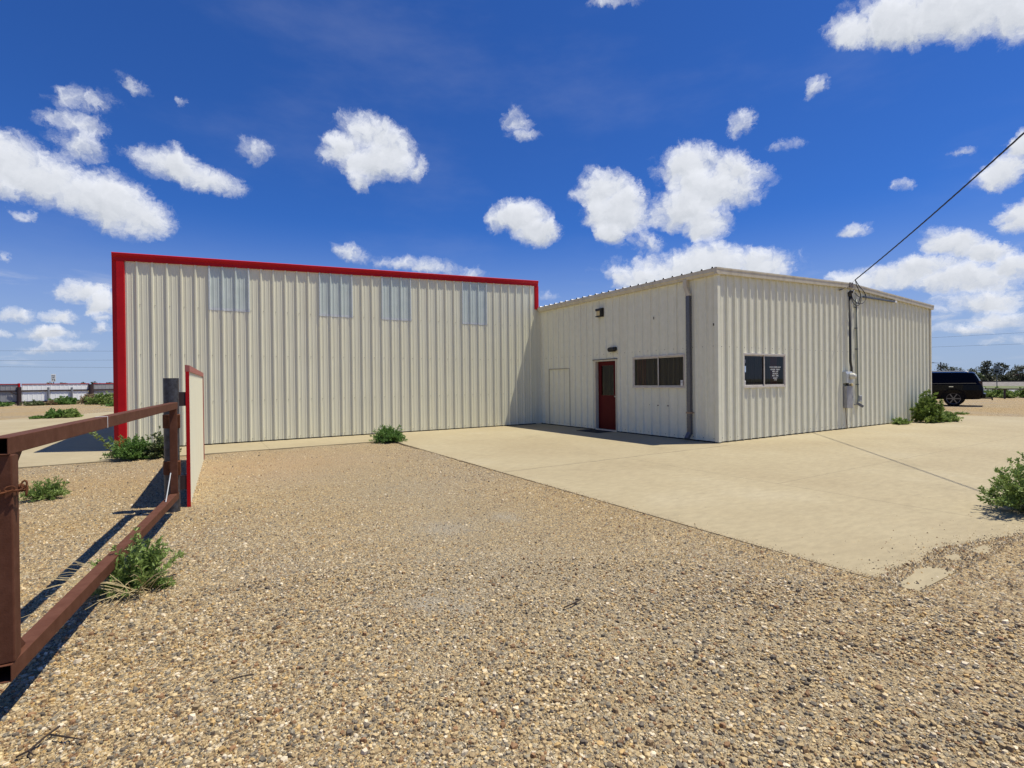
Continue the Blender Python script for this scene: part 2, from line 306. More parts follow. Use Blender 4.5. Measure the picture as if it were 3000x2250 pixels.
STONE_TINT = (.81, .73, .58)
DUST = ((1.42, 3.48, .17, .17), (1.58, 3.24, .14, .10), (2.30, 5.15, .24, .26), (3.05, 5.15, .16, .20))     # x, y, radii
def gravel_mat():
    m = bpy.data.materials.new('river_gravel'); m.use_nodes = True; nt = m.node_tree; N = nt.nodes.new; L = nt.links.new
    b = nt.nodes['Principled BSDF']; b.inputs['Roughness'].default_value = .85; b.inputs['Specular IOR Level'].default_value = .25
    tc = N('ShaderNodeTexCoord')
    def vor(scale, feat='F1'):
        v = N('ShaderNodeTexVoronoi'); v.voronoi_dimensions = '3D'; v.feature = feat; v.inputs['Scale'].default_value = scale; v.inputs['Randomness'].default_value = 1
        L(tc.outputs['Object'], v.inputs['Vector']); return v
    def ramp(fac, stops, const=False):
        r = N('ShaderNodeValToRGB'); el = r.color_ramp.elements
        if const: r.color_ramp.interpolation = 'CONSTANT'
        el[0].position = stops[0][0]; el[0].color = (*stops[0][1], 1); el[1].position = stops[1][0]; el[1].color = (*stops[1][1], 1)
        for p, c in stops[2:]: e = el.new(p); e.color = (*c, 1)
        L(fac, r.inputs[0]); return r.outputs[0]
    stones = [(0, (.44, .36, .235)), (.16, (.66, .56, .37)), (.30, (.56, .42, .22)), (.38, (.36, .295, .20)), (.50, (.27, .20, .13)), (.57, (.27, .26, .235)), (.67, (.15, .135, .122)), (.73, (.70, .65, .54)), (.84, (.60, .50, .33)), (.95, (.30, .19, .115))]
    def layer(scale):
        v = vor(scale); s = N('ShaderNodeSeparateColor'); L(v.outputs['Color'], s.inputs[0])
        c = ramp(s.outputs[0], [(p_, tuple(a_*b_ for a_, b_ in zip(c_, STONE_TINT))) for p_, c_ in stones], True); return v, c, s
    va, ca, sa = layer(46.)     # stones of about 2 cm
    vb, cb, sb = layer(110.)    # pea grit
    mx = N('ShaderNodeMix'); mx.data_type = 'RGBA'
    sel = N('ShaderNodeMath'); sel.operation = 'GREATER_THAN'; L(sa.outputs[1], sel.inputs[0]); sel.inputs[1].default_value = .45
    L(sel.outputs[0], mx.inputs[0]); L(cb, mx.inputs[6]); L(ca, mx.inputs[7])
    # sandy fines showing between the stones, in drifts
    big = N('ShaderNodeTexNoise'); big.inputs['Scale'].default_value = .42; big.inputs['Detail'].default_value = 6; big.inputs['Roughness'].default_value = .6; L(tc.outputs['Object'], big.inputs['Vector'])
    mr = N('ShaderNodeMapRange'); L(big.outputs[0], mr.inputs[0]); mr.inputs[1].default_value = .42; mr.inputs[2].default_value = .72; mr.inputs[3].default_value = .0; mr.inputs[4].default_value = .42
    hue = N('ShaderNodeTexNoise'); hue.inputs['Scale'].default_value = .23; hue.inputs['Detail'].default_value = 4; L(tc.outputs['Object'], hue.inputs['Vector'])
    fines = ramp(hue.outputs[0], [(.35, (.37, .28, .165)), (.5, (.34, .28, .18)), (.65, (.32, .285, .21))])
    fn = N('ShaderNodeTexNoise'); fn.inputs['Scale'].default_value = 35; fn.inputs['Detail'].default_value = 5; L(tc.outputs['Object'], fn.inputs['Vector'])
    fm = N('ShaderNodeMath'); fm.operation = 'MULTIPLY_ADD'; L(fn.outputs[0], fm.inputs[0]); fm.inputs[1].default_value = 1.4; fm.inputs[2].default_value = -.72
    fa = N('ShaderNodeMath'); fa.operation = 'ADD'; fa.use_clamp = True; L(mr.outputs[0], fa.inputs[0]); L(fm.outputs[0], fa.inputs[1])
    mx2 = N('ShaderNodeMix'); mx2.data_type = 'RGBA'; L(fa.outputs[0], mx2.inputs[0]); L(mx.outputs[2], mx2.inputs[6]); L(fines, mx2.inputs[7])
    # worn grey wheel track and browner dirt in broad patches
    tn = N('ShaderNodeTexNoise'); tn.inputs['Scale'].default_value = .30; tn.inputs['Detail'].default_value = 3; L(tc.outputs['Object'], tn.inputs['Vector'])
    tint = ramp(tn.outputs[0], [(.36, (1.0, .95, .84)), (.5, (1, 1, 1)), (.64, (.90, .94, 1.06))])
    mt = N('ShaderNodeMix'); mt.data_type = 'RGBA'; mt.blend_type = 'MULTIPLY'; mt.inputs[0].default_value = 1; L(mx2.outputs[2], mt.inputs[6]); L(tint, mt.inputs[7])
    sx = N('ShaderNodeSeparateXYZ'); L(tc.outputs['Object'], sx.inputs[0])
    def mm(op, x, y=0., z=0.):
        n = N('ShaderNodeMath'); n.operation = op
        for i, q in enumerate((x, y, z)):
            if isinstance(q, (int, float)): n.inputs[i].default_value = q
            else: L(q, n.inputs[i])
        return n.outputs[0]
    cx_ = mm('MULTIPLY', mm('SUBTRACT', mm('MULTIPLY_ADD', tn.outputs[0], 2.4, sx.outputs[0]), 3.55), .72)
    worn = mm('POWER', 2.718, mm('MULTIPLY', mm('MULTIPLY', cx_, cx_), -1.0))
    worn = mm('MULTIPLY', worn, mm('MULTIPLY', mm('GREATER_THAN', sx.outputs[1], -40.), .38))
    mw = N('ShaderNodeMix'); mw.data_type = 'RGBA'; L(worn, mw.inputs[0]); L(mt.outputs[2], mw.inputs[6])
    wc = N('ShaderNodeMix'); wc.data_type = 'RGBA'; L(fn.outputs[0], wc.inputs[0]); wc.inputs[6].default_value = (.285, .255, .185, 1); wc.inputs[7].default_value = (.37, .335, .25, 1); L(wc.outputs[2], mw.inputs[7])
    # reddish dirt in front of the warehouse walk
    ex_ = mm('MULTIPLY', mm('SUBTRACT', sx.outputs[0], .9), .42); ey_ = mm('MULTIPLY', mm('SUBTRACT', mm('MULTIPLY_ADD', tn.outputs[0], 3., sx.outputs[1]), 12.6), .50)
    dirt = mm('MULTIPLY', mm('POWER', 2.718, mm('MULTIPLY', mm('ADD', mm('MULTIPLY', ex_, ex_), mm('MULTIPLY', ey_, ey_)), -1.0)), .55)
    md = N('ShaderNodeMix'); md.data_type = 'RGBA'; L(dirt, md.inputs[0]); L(mw.outputs[2], md.inputs[6]); md.inputs[7].default_value = (.42, .285, .165, 1)
    dusty = None
    wn_ = N('ShaderNodeTexNoise'); wn_.inputs['Scale'].default_value = 7; wn_.inputs['Detail'].default_value = 5; L(tc.outputs['Object'], wn_.inputs['Vector']); wob_ = wn_.outputs[0]
    for qx, qy, ra, rb in DUST:
        ax_ = mm('MULTIPLY', mm('SUBTRACT', mm('MULTIPLY_ADD', fn.outputs[0], .30, sx.outputs[0]), qx+.15), 1/ra); ay_ = mm('MULTIPLY', mm('SUBTRACT', mm('MULTIPLY_ADD', wob_, .45, sx.outputs[1]), qy+.22), 1/rb)
        g1 = mm('POWER', 2.718, mm('MULTIPLY', mm('ADD', mm('MULTIPLY', ax_, ax_), mm('MULTIPLY', ay_, ay_)), -1.0))
        dusty = g1 if dusty is None else mm('MAXIMUM', dusty, g1)
    mq = N('ShaderNodeMix'); mq.data_type = 'RGBA'; L(mm('MULTIPLY', dusty, .55), mq.inputs[0]); L(md.outputs[2], mq.inputs[6]); mq.inputs[7].default_value = (.36, .33, .265, 1)
    L(mq.outputs[2], b.inputs['Base Color'])
    h = N('ShaderNodeMath'); h.operation = 'MULTIPLY_ADD'; L(va.outputs['Distance'], h.inputs[0]); h.inputs[1].default_value = -1.0; h.inputs[2].default_value = 0
    h2 = N('ShaderNodeMath'); h2.operation = 'MULTIPLY_ADD'; L(vb.outputs['Distance'], h2.inputs[0]); h2.inputs[1].default_value = -.5; L(h.outputs[0], h2.inputs[2])
    bp = N('ShaderNodeBump'); bp.inputs['Distance'].default_value = .022; bp.inputs['Strength'].default_value = 1.0; L(h2.outputs[0], bp.inputs['Height']); L(bp.outputs[0], b.inputs['Normal'])
    return m
M['gravel'] = gravel_mat()

def stone_mat():
    m = bpy.data.materials.new('loose_stone'); m.use_nodes = True; nt = m.node_tree; N = nt.nodes.new; L = nt.links.new
    b = nt.nodes['Principled BSDF']; b.inputs['Roughness'].default_value = .7; b.inputs['Specular IOR Level'].default_value = .35
    a = N('ShaderNodeAttribute'); a.attribute_name = 'stone_colour'
    L(a.outputs['Color'], b.inputs['Base Color'])
    return m
M['stone'] = stone_mat()

def concrete_mat():
    m = bpy.data.materials.new('weathered_concrete'); m.use_nodes = True; nt = m.node_tree; N = nt.nodes.new; L = nt.links.new
    b = nt.nodes['Principled BSDF']; b.inputs['Roughness'].default_value = .8; b.inputs['Specular IOR Level'].default_value = .3
    tc = N('ShaderNodeTexCoord')
    def nz(scale, detail=6, rough=.6, st=None):
        n = N('ShaderNodeTexNoise'); n.inputs['Scale'].default_value = scale; n.inputs['Detail'].default_value = detail; n.inputs['Roughness'].default_value = rough
        if st:
            mp = N('ShaderNodeMapping'); mp.inputs['Scale'].default_value = st; mp.inputs['Rotation'].default_value = (0, 0, .5); L(tc.outputs['Object'], mp.inputs[0]); L(mp.outputs[0], n.inputs['Vector'])
        else: L(tc.outputs['Object'], n.inputs['Vector'])
        return n.outputs[0]
    def ramp(f, st):
        r = N('ShaderNodeValToRGB'); el = r.color_ramp.elements
        el[0].position, el[0].color = st[0][0], (*st[0][1], 1); el[1].position, el[1].color = st[1][0], (*st[1][1], 1)
        for p, c in st[2:]: e = el.new(p); e.color = (*c, 1)
        L(f, r.inputs[0]); return r.outputs[0]
    base = ramp(nz(.35, 7), [(.3, (.32,.265,.162)), (.55, (.36,.306,.192)), (.75, (.395,.345,.232))])
    fine = nz(5, 8, .7, (1, 2.5, 1))
    mr = N('ShaderNodeMapRange'); L(fine, mr.inputs[0]); mr.inputs[1].default_value = .3; mr.inputs[2].default_value = .72; mr.inputs[3].default_value = .84; mr.inputs[4].default_value = 1.10
    vm = N('ShaderNodeVectorMath'); vm.operation = 'SCALE'; L(base, vm.inputs[0]); L(mr.outputs[0], vm.inputs['Scale'])
    st = nz(.8, 8, .72); ms = N('ShaderNodeMapRange'); L(st, ms.inputs[0]); ms.inputs[1].default_value = .56; ms.inputs[2].default_value = .74; ms.inputs[3].default_value = 1.0; ms.inputs[4].default_value = .84
    vm2 = N('ShaderNodeVectorMath'); vm2.operation = 'SCALE'; L(vm.outputs[0], vm2.inputs[0]); L(ms.outputs[0], vm2.inputs['Scale']); vm = vm2
    # joints sawn across the slab and a hairline beside them, wandering slightly
    sp = N('ShaderNodeSeparateXYZ'); L(tc.outputs['Object'], sp.inputs[0])
    wob = nz(1.3, 5)
    def line(axis, pos, width, a, other, lo, hi):
        def m2(op, x, y):
            n = N('ShaderNodeMath'); n.operation = op
            for i, q in enumerate((x, y)):
                if isinstance(q, (int, float)): n.inputs[i].default_value = q
                else: L(q, n.inputs[i])
            return n.outputs[0]
        d = m2('ABSOLUTE', m2('SUBTRACT', m2('ADD', sp.outputs[axis], m2('MULTIPLY', m2('SUBTRACT', wob, .5), a)), pos), 0)
        inside = m2('LESS_THAN', d, width)
        return m2('MULTIPLY', inside, m2('MULTIPLY', m2('GREATER_THAN', sp.outputs[other], lo), m2('LESS_THAN', sp.outputs[other], hi)))
    lines = None
    for args in ((1, 7.6, .017, .10, 0, 4.3, 10.8), (0, 7.32, .006, .03, 1, 1.5, 7.6), (0, 16.9, .006, .02, 1, 1.5, 7.7), (1, 4.4, .005, .02, 0, 7.3, 26), (0, -1.55, .006, .02, 1, 13, 15.6), (0, 1.5, .006, .02, 1, 13, 15.6), (1, 20.0, .008, .02, 0, -30, -1.6), (1, 27., .008, .02, 0, -30, -1.6)):
        l = line(*args)
        if lines is None: lines = l
        else:
            n = N('ShaderNodeMath'); n.operation = 'MAXIMUM'; L(lines, n.inputs[0]); L(l, n.inputs[1]); lines = n.outputs[0]
    k = N('ShaderNodeMath'); k.operation = 'MULTIPLY'; k.use_clamp = True; L(lines, k.inputs[0]); L(nz(6, 3), k.inputs[1])
    mx = N('ShaderNodeMix'); mx.data_type = 'RGBA'; L(k.outputs[0], mx.inputs[0]); L(vm.outputs[0], mx.inputs[6]); mx.inputs[7].default_value = (.05, .045, .035, 1)
    # small dark flecks of grit and oil
    v = N('ShaderNodeTexVoronoi'); v.inputs['Scale'].default_value = 2.6; L(tc.outputs['Object'], v.inputs['Vector'])
    lt = N('ShaderNodeMath'); lt.operation = 'LESS_THAN'; L(v.outputs['Distance'], lt.inputs[0]); lt.inputs[1].default_value = .045
    lk = N('ShaderNodeMath'); lk.operation = 'MULTIPLY'; L(lt.outputs[0], lk.inputs[0]); lk.inputs[1].default_value = .35
    mx3 = N('ShaderNodeMix'); mx3.data_type = 'RGBA'; L(lk.outputs[0], mx3.inputs[0]); L(mx.outputs[2], mx3.inputs[6]); mx3.inputs[7].default_value = (.12, .10, .075, 1)
    L(mx3.outputs[2], b.inputs['Base Color'])
    bp = N('ShaderNodeBump'); bp.inputs['Distance'].default_value = .002; L(nz(60, 5, .7), bp.inputs['Height']); L(bp.outputs[0], b.inputs['Normal'])
    return m
M['concrete'] = concrete_mat()
M['grass_ground'] = mat('grassy_ground', (.075, .11, .03), .9, var=(.17, .17, .07), scale=.5)
M['field'] = mat('dry_field', (.20, .18, .10), .9, var=(.12, .13, .05), scale=.05)
M['ballast'] = mat('rail_ballast', (.17, .155, .14), .9, var=(.26, .24, .22), scale=3)
M['rail'] = mat('rail_steel', (.03, .022, .018), .7)

# ------------------------------------------------------------------ ground, slab, far ground
CX, CY, YB = 10.826, 7.987, 15.513      # office corner, office front, warehouse front
def gh(x, y):
    # gently uneven; almost level with the slab along its near edges
    und = -.022+.009*math.sin(1.7*x+.6)*math.sin(1.3*y+1.1)+.006*math.sin(3.9*x-2*y)+.004*math.sin(7.3*y+3*x)
    if y <= 1.61 or x <= 4.43:
        dx = max(4.43-x, 0) if y > 1.61 else math.hypot(max(4.43-x, 0), 1.61-y)
        w = math.exp(-dx/.30)*(1 if y < 8 else max(.25, 1-(y-8)*.2))
        und = und*(1-w)+w*(.003 if y <= 1.61 and x > 4.3 else -.002)
    return und
def build_ground():
    xs = sorted(set([-6000, -2000, -700, -300, -120, -60, -30, -18, -12, -9]+[round(-7+.2*i, 3) for i in range(80)]+[4.43, 4.45, 9.5, 11, 13, 16, 20, 26, 34, 45, 60, 90, 140, 300, 700, 2000, 6000]))
    ys = sorted(set([-6000, -2000, -600, -200, -60, -20, -8, -4, -2, -1]+[round(-.4+.2*i, 3) for i in range(76)]+[1.61, 1.63, 15.5, 18, 22, 28, 36, 46, 60, 80, 120, 200, 400, 900, 2400, 6000]))
    b = MB()
    idx = [[b.vert((x, y, gh(x, y) if (abs(x) < 12 and -2 < y < 15) else -.025)) for x in xs] for y in ys]
    for j in range(len(ys)-1):
        for i in range(len(xs)-1): b.face((idx[j][i], idx[j][i+1], idx[j+1][i+1], idx[j+1][i]))
    tag(b.build('ground', M['gravel'], smooth=True, recalc=False), kind='structure')
    # one pavement: apron beside the office, walk along the warehouse, drive at its left end
    b = MB()
    out = [(4.44, 1.62), (26.6, 1.66), (26.9, 6.0), (26.2, 8.2), (26.0, 16.5), (-1.66, 16.5), (-1.7, 42), (-3.6, 40.6), (-5.8, 37.4), (-8.0, 33.7), (-30, 32.6), (-30, 13.2), (-3, 13.5), (-1.6, 13.56), (4.52, 13.58), (4.50, 12.6)]
    top = [b.vert((x, y, 0)) for x, y in out]; bot = [b.vert((x, y, -.16)) for x, y in out]
    b.face(top); n = len(out)
    for j in range(n): b.face((bot[j], bot[(j+1) % n], top[(j+1) % n], top[j]))
    tag(b.build('concrete_pavement', M['concrete']), kind='structure')
    # land beyond: verge, road, verge, railway bank, fields
    def sheet(name, x0, x1, y0, y1, z, m):
        b = MB(); b.quad((x0, y0, z), (x1, y0, z), (x1, y1, z), (x0, y1, z)); tag(b.build(name, m), kind='structure')
    sheet('grass_verge', 53.5, 68, -900, 900, -.012, M['grass_ground'])
    sheet('road', 68, 79.5, -900, 900, -.006, M['asphalt'])
    sheet('grass_verge', 79.5, 110.5, -900, 900, -.010, M['grass_ground'])
    for x in (68.6, 78.9): sheet('road_edge_line', x-.12, x+.12, -900, 900, .002, M['white'])
    sheet('field', -3000, 53, 66, 5500, -.008, M['field'])
    sheet('field', 124, 5500, -3000, 3000, -.006, M['field'])
    b = MB()
    b.prism([(110.5, -.02), (112.3, .62), (116.5, .62), (119.5, -.02)], lambda t, a, c: (a, t, c), -900, 900)
    tag(b.build('railway_bank', M['ballast']), kind='structure')
    b = MB()
    for x in (113.2, 114.65): b.prism([(x-.04, .622), (x+.04, .622), (x+.04, .80), (x-.04, .80)], lambda t, a, c: (a, t, c), -900, 900)
    tag(b.build('railway_track', M['rail']), 'dark steel rails on the ballast bank beyond the road', 'railway track')
build_ground()

# ------------------------------------------------------------------ ribbed metal buildings
RP = .3048
def rib_profile(s0, s1, phase, h=.032, minor=.006, extra=()):
    ss, hh = [], []
    k0 = int(math.floor((s0-phase)/RP))-1; k1 = int(math.ceil((s1-phase)/RP))+1
    for k in range(k0, k1+1):
        c = phase+k*RP
        for ds, z in ((-.036, 0), (-.015, h), (.015, h), (.036, 0)): ss.append(c+ds); hh.append(z)
        if minor:
            for q in (.1016, .2032):
                for ds, z in ((-.018, 0), (-.009, minor), (.009, minor), (.018, 0)): ss.append(c+q+ds); hh.append(z)
    pts = sorted(set([s for s in ss if s0 < s < s1]+[s0, s1]+[e for e in extra if s0 < e < s1]))
    return pts, list(np.interp(pts, ss, hh))
def ribbed(b, O, D, Nn, s0, s1, zb, zt, phase, holes=(), off=0., m=0, h=.032, minor=.006):
    ex = [e for q in holes for e in q[:2]]
    for q in getattr(zt, 'knots', ()): ex.append(q)
    ss, hh = rib_profile(s0, s1, phase, h, minor, ex)
    P = lambda s, q, z: (O[0]+D[0]*s+Nn[0]*(q+off), O[1]+D[1]*s+Nn[1]*(q+off), z)
    for a, c, ha, hc in zip(ss, ss[1:], hh, hh[1:]):
        mid = (a+c)/2; spans = [(zb, None)]
        for (x0, x1, z0, z1) in holes:
            if x0 < mid < x1:
                spans = ([(zb, z0)] if z0 > zb else []) + ([(z1, None)] if z1 is not None else [])
        for lo, hi in spans:
            b.quad(P(a, ha, lo), P(c, hc, lo), P(c, hc, zt(c) if hi is None else hi), P(a, ha, zt(a) if hi is None else hi), m)
def screws(b, O, D, Nn, pts, r=.009, off=.006):
    for s, z in pts:
        c = Vector((O[0]+D[0]*s+Nn[0]*off, O[1]+D[1]*s+Nn[1]*off, z))
        t = Vector((D[0], D[1], 0)); n = Vector((Nn[0], Nn[1], 0)); u = Vector((0, 0, 1))
        ring = [b.vert(c+(t*math.cos(q)+u*math.sin(q))*r) for q in [k*math.pi/3 for k in range(6)]]
        top = [b.vert(c+n*.007+(t*math.cos(q)+u*math.sin(q))*r*.7) for q in [k*math.pi/3 for k in range(6)]]
        for j in range(6): b.face((ring[j], ring[(j+1) % 6], top[(j+1) % 6], top[j]))
        b.face(top)

# ---- the tall warehouse with red trim
def warehouse():
    T = thing('warehouse', 'tall long metal warehouse in cream ribbed sheet with red trim', 'warehouse', (4.5, YB+9, 0))
    O, D, Nn = (0, YB), (1, 0), (0, -1)
    zt = lambda s: 4.64+(s+1.4)*.0396
    ph = -1.190; sk = [(ph+k*RP, ph+(k+3)*RP) for k in (5, 14, 20, 29)]
    b = MB(); ribbed(b, O, D, Nn, -1.60, 10.66, .03, zt, ph, [(a, c, 3.53, None) for a, c in sk], h=.036)
    b.build('wall', M['panel_new'], T, recalc=False)
    for a, c in sk:
        b = MB()
        ribbed(b, O, D, Nn, a-.03, c+.03, 3.52, zt, ph, off=.004, h=.036)
        ribbed(b, O, D, Nn, a-.03, c+.03, 3.515, lambda s: 3.585, ph, off=.0065, m=1, h=.036)
        for e in (a, c): b.box((e-.012, YB-.046, 3.52), (e+.014, YB-.037, zt(e)-.02), 1)
        b.build('skylight_panel', [M['skylight'], mat('sealant', (.60, .64, .65), .5, var=(.45, .49, .5), scale=25)], T, recalc=False)
    # end walls and back, roof sheet
    b = MB(); b.quad((-1.6, YB+.05, .03), (-1.6, 33.8, .03), (-1.6, 33.8, 4.66), (-1.6, YB+.05, 4.66)); b.build('end_wall', M['panel_new'], T)
    b = MB(); b.quad((10.66, YB+.05, .03), (10.66, 33.8, .03), (10.66, 33.8, 5.1), (10.66, YB+.05, 5.1)); b.build('end_wall', M['panel_new'], T)
    b = MB(); b.quad((-1.6, 33.8, .03), (10.66, 33.8, .03), (10.66, 33.8, 5.1), (-1.6, 33.8, 4.66)); b.build('back_wall', M['panel_new'], T)
    b = MB(); b.prism([(YB+.02, 0), (33.9, 0), (33.9, .06), (YB+.02, .06)], lambda t, a, c: (t, a, c+4.735+(t+1.4)*.0378), -1.68, 10.72); b.build('roof', M['roof_white'], T)
    b = MB()                                                                # torn white closure showing above the fascia
    b.bar((4.55, YB-.02, 5.005), (4.83, YB-.02, 5.02), .05, .02, 0); b.build('roof_flashing', M['white'], T)
    # red eave trim: flat face with a lip flaring out above it
    b = MB()
    prof = [(0, 0), (-.052, 0), (-.054, .075), (-.078, .125), (-.082, .175), (-.06, .192), (0, .196)]
    b.prism(prof, lambda t, a, c: (t, YB+a, c+4.582+(t+1.587)*.0381), -1.675, 10.72)
    b.build('eave_trim', M['red'], T, recalc=True)
    # corner trims, the outer edge bent back at an angle
    b = MB()
    b.prism([(-1.685, .06), (-1.683, .03), (-1.592, -.018), (-1.588, -.052), (-1.445, -.052), (-1.425, -.001), (-1.60, .06)], lambda t, a, c: (a, YB+c, t), .02, 4.585); b.build('corner_trim', M['red'], T)
    b = MB()
    b.prism([(10.735, .06), (10.735, -.052), (10.655, -.052), (10.60, -.042), (10.575, -.001), (10.66, .06)], lambda t, a, c: (a, YB+c, t), 4.19, 5.045); b.build('corner_trim', M['red'], T)
    b = MB(); b.box((10.60, YB-.004, .03), (CX-.002, YB+.02, 4.189)); b.build('corner_flashing', M['panel_new'], T)
    b = MB()
    b.box((-1.58, YB+.012, 0.0), (10.6, YB+.06, .05)); b.build('base_shadow_strip', M['dark'], T)  # recessed dark box paints in the shadow line below the wall
    b = MB(); pts = []
    for k in range(0, 39):
        s = ph+k*RP+.055
        for z in (.10, CAM_H-.42, CAM_H+.78, CAM_H+2.0): 
            if not any(a < s < c and z > 3.5 for a, c in sk): pts.append((s, z))
    for k in range(2, 39, 3):
        s = ph+k*RP
        for i in range(8): pts.append((s, .35+i*.52))
    screws(b, O, D, Nn, pts, .012, .004)
    tag(b.build('screw', M['screw_pale'], T), kind='stuff')
warehouse()

# ---- the low office
def text_mesh(name, lines, m, parent, origin, right, upv, nrm):
    """lines: (string, centre offset x, z, height, width or None)"""
    right = Vector(right); upv = Vector(upv); nrm = Vector(nrm); origin = Vector(origin)
    for s, cx, cz, h, wd in lines:
        cu = bpy.data.curves.new('t', 'FONT'); cu.body = s; cu.align_x = 'CENTER'; cu.align_y = 'CENTER'; cu.size = 1; cu.offset = .012
        o = bpy.data.objects.new('t', cu); COL.objects.link(o); bpy.context.view_layer.update()
        me = bpy.data.meshes.new_from_object(o.evaluated_get(bpy.context.evaluated_depsgraph_get()))
        vs = np.array([v.co[:] for v in me.vertices]); lo, hi = vs.min(0), vs.max(0)
        ky = h/(hi[1]-lo[1]); kx = (wd/(hi[0]-lo[0])) if wd else ky*.85
        b = MB(); base = 0
        for v in vs: b.vert(origin+right*((v[0]-(lo[0]+hi[0])/2)*kx+cx)+upv*((v[1]-(lo[1]+hi[1])/2)*ky+cz)+nrm*.001)
        for p in me.polygons: b.face([base+i for i in p.vertices])
        bpy.data.objects.remove(o); bpy.data.curves.remove(cu); bpy.data.meshes.remove(me)
        b.build(name, m, parent)

def office():
    T = thing('office_building', 'low cream metal office with a red door and two sliding windows', 'office', (17, 11.5, 0))
    yR = 15.323
    ze = lambda s: 4.20
    ph = yR-24*RP
    b = MB(); ribbed(b, (CX, 0), (0, 1), (-1, 0), CY, YB-.01, .03, ze, ph, h=.036, holes=[(11.50, 12.50, .03, 2.21), (8.95, 10.80, 1.345, 2.215)])
    b.build('eave_wall', M['panel_old'], T, recalc=False)
    def zg(s): return 4.16+(s-10.8)*.0322 if s < 17.05 else 4.361-(s-17.05)*.0425
    zg.knots = (17.05,)
    b = MB(); ribbed(b, (0, CY), (1, 0), (0, -1), CX, 23.10, .03, zg, CX+.355, [(11.80, 13.65, 1.345, 2.205)], h=.043)
    b.build('gable_wall', M['panel_old'], T, recalc=False)
    b = MB(); b.quad((23.10, CY, .03), (23.10, 15.5, .03), (23.10, 15.5, 4.1), (23.10, CY, 4.1)); b.quad((10.7, 15.5, .03), (23.1, 15.5, .03), (23.1, 15.5, 4.1), (10.7, 15.5, 4.1)); b.build('rear_wall', M['panel_old'], T)
    # roof of white ribbed sheet, two slopes
    ss, hh = rib_profile(7.90, YB-.02, yR, .034, 0)
    b = MB(); xe, zeL, xr, zr, xw, zw = CX-.145, 4.252, 17.05, 4.462, 23.16, 4.165
    for a, c, ha, hc in zip(ss, ss[1:], hh, hh[1:]):
        b.quad((xe, a, zeL+ha), (xe, c, zeL+hc), (xr, c, zr+hc), (xr, a, zr+ha))
        b.quad((xr, a, zr+ha), (xr, c, zr+hc), (xw, c, zw+hc), (xw, a, zw+ha))
    b.build('roof', M['roof_white'], T, recalc=False)
    for k in range(-1, 25):
        y = yR-k*RP
        if 7.9 < y < YB-.05:
            b = MB(); b.prism([(y-.034, 0), (y-.014, .033), (y+.014, .033), (y+.034, 0)], lambda t, a, c: (t, a, c+zeL-.001), xe-.002, xe+.03)
            b.build('rib_closure', M['closure'], T)
    # gutter along the eave, rake trim up and over the gable
    b = MB(); b.prism([(0, -.005), (-.115, .0), (-.122, .035), (-.148, .06), (-.15, .148), (-.01, .148)], lambda t, a, c: (CX+a, t, c+4.10), 7.885, YB-.055); b.build('gutter', M['trim_old'], T)
    b = MB()
    rp = [(0, -.005), (-.060, 0), (-.066, .10), (-.074, .12), (-.074, .155), (0, .165)]
    for x0, x1, z0, z1 in ((CX-.148, 17.05, 4.105, 4.305), (17.05, 23.17, 4.305, 4.035)):
        b.prism(rp, lambda t, a, c, x0=x0, x1=x1, z0=z0, z1=z1: (t, CY-.035+a, c+z0+(t-x0)/(x1-x0)*(z1-z0)), x0, x1)
    b.build('rake_trim', M['trim_old'], T)
    b = MB()
    b.prism([(CX-.04, CY-.046), (CX+.045, CY-.046), (CX+.058, CY-.001), (CX, CY), (CX-.001, CY+.075), (CX-.04, CY+.06)], lambda t, a, c: (a, c, t), .025, 4.11); b.build('corner_trim', M['panel_old'], T)
    b = MB(); b.box((23.02, CY-.04, .02), (23.11, CY-.002, 4.03)); b.build('corner_trim', M['trim_old'], T)
    b = MB(); b.box((CX+.012, CY+.012, .0), (CX+.05, YB, .05)); b.box((CX+.012, CY+.012, 0.0), (23.0, CY+.05, .05)); b.build('base_shadow_strip', M['dark'], T)  # same painted shadow line along the foot of the office
    # rooms behind the glass
    b = MB()
    x0, y0, x1, y1, z0, z1 = CX+.32, CY+.32, 22.9, 15.3, .04, 3.0
    for q in (((x0,y0,z0),(x1,y0,z0),(x1,y1,z0),(x0,y1,z0)), ((x0,y0,z1),(x1,y0,z1),(x1,y1,z1),(x0,y1,z1)), ((x1,y0,z0),(x1,y1,z0),(x1,y1,z1),(x1,y0,z1)), ((x0,y1,z0),(x1,y1,z0),(x1,y1,z1),(x0,y1,z1))): b.quad(*q)
    b.build('room_interior', mat('dark_room', (.06, .05, .045), .9), T)
    # door, set back in its frame
    f = MB()
    f.box((CX-.03, 12.44, .03), (CX+.13, 12.50, 2.16)); f.box((CX-.03, 11.50, .03), (CX+.13, 11.535, 2.16)); f.box((CX-.036, 11.47, 2.16), (CX+.13, 12.53, 2.205))
    f.box((CX-.05, 11.46, 2.205), (CX+.01, 12.56, 2.222), 1)
    f.build('door_frame', [M['trim_old'], M['dark']], T)
    d = MB(); xd = CX+.085
    y0, y1, z0, z1 = 11.54, 12.435, .05, 2.155; gy0, gy1, gz0, gz1 = 11.72, 12.29, 1.10, 2.03
    for a in ((y0, gy0, z0, z1), (gy1, y1, z0, z1), (gy0, gy1, z0, gz0), (gy0, gy1, gz1, z1)): d.box((xd, a[0], a[2]), (xd+.042, a[1], a[3]))
    for a in ((gy0-.025, gy0, gz0-.025, gz1+.025), (gy1, gy1+.025, gz0-.025, gz1+.025), (gy0, gy1, gz0-.025, gz0), (gy0, gy1, gz1, gz1+.025)): d.box((xd-.008, a[0], a[2]), (xd+.001, a[1], a[3]))
    door = d.build('door', M['door_red'], T)
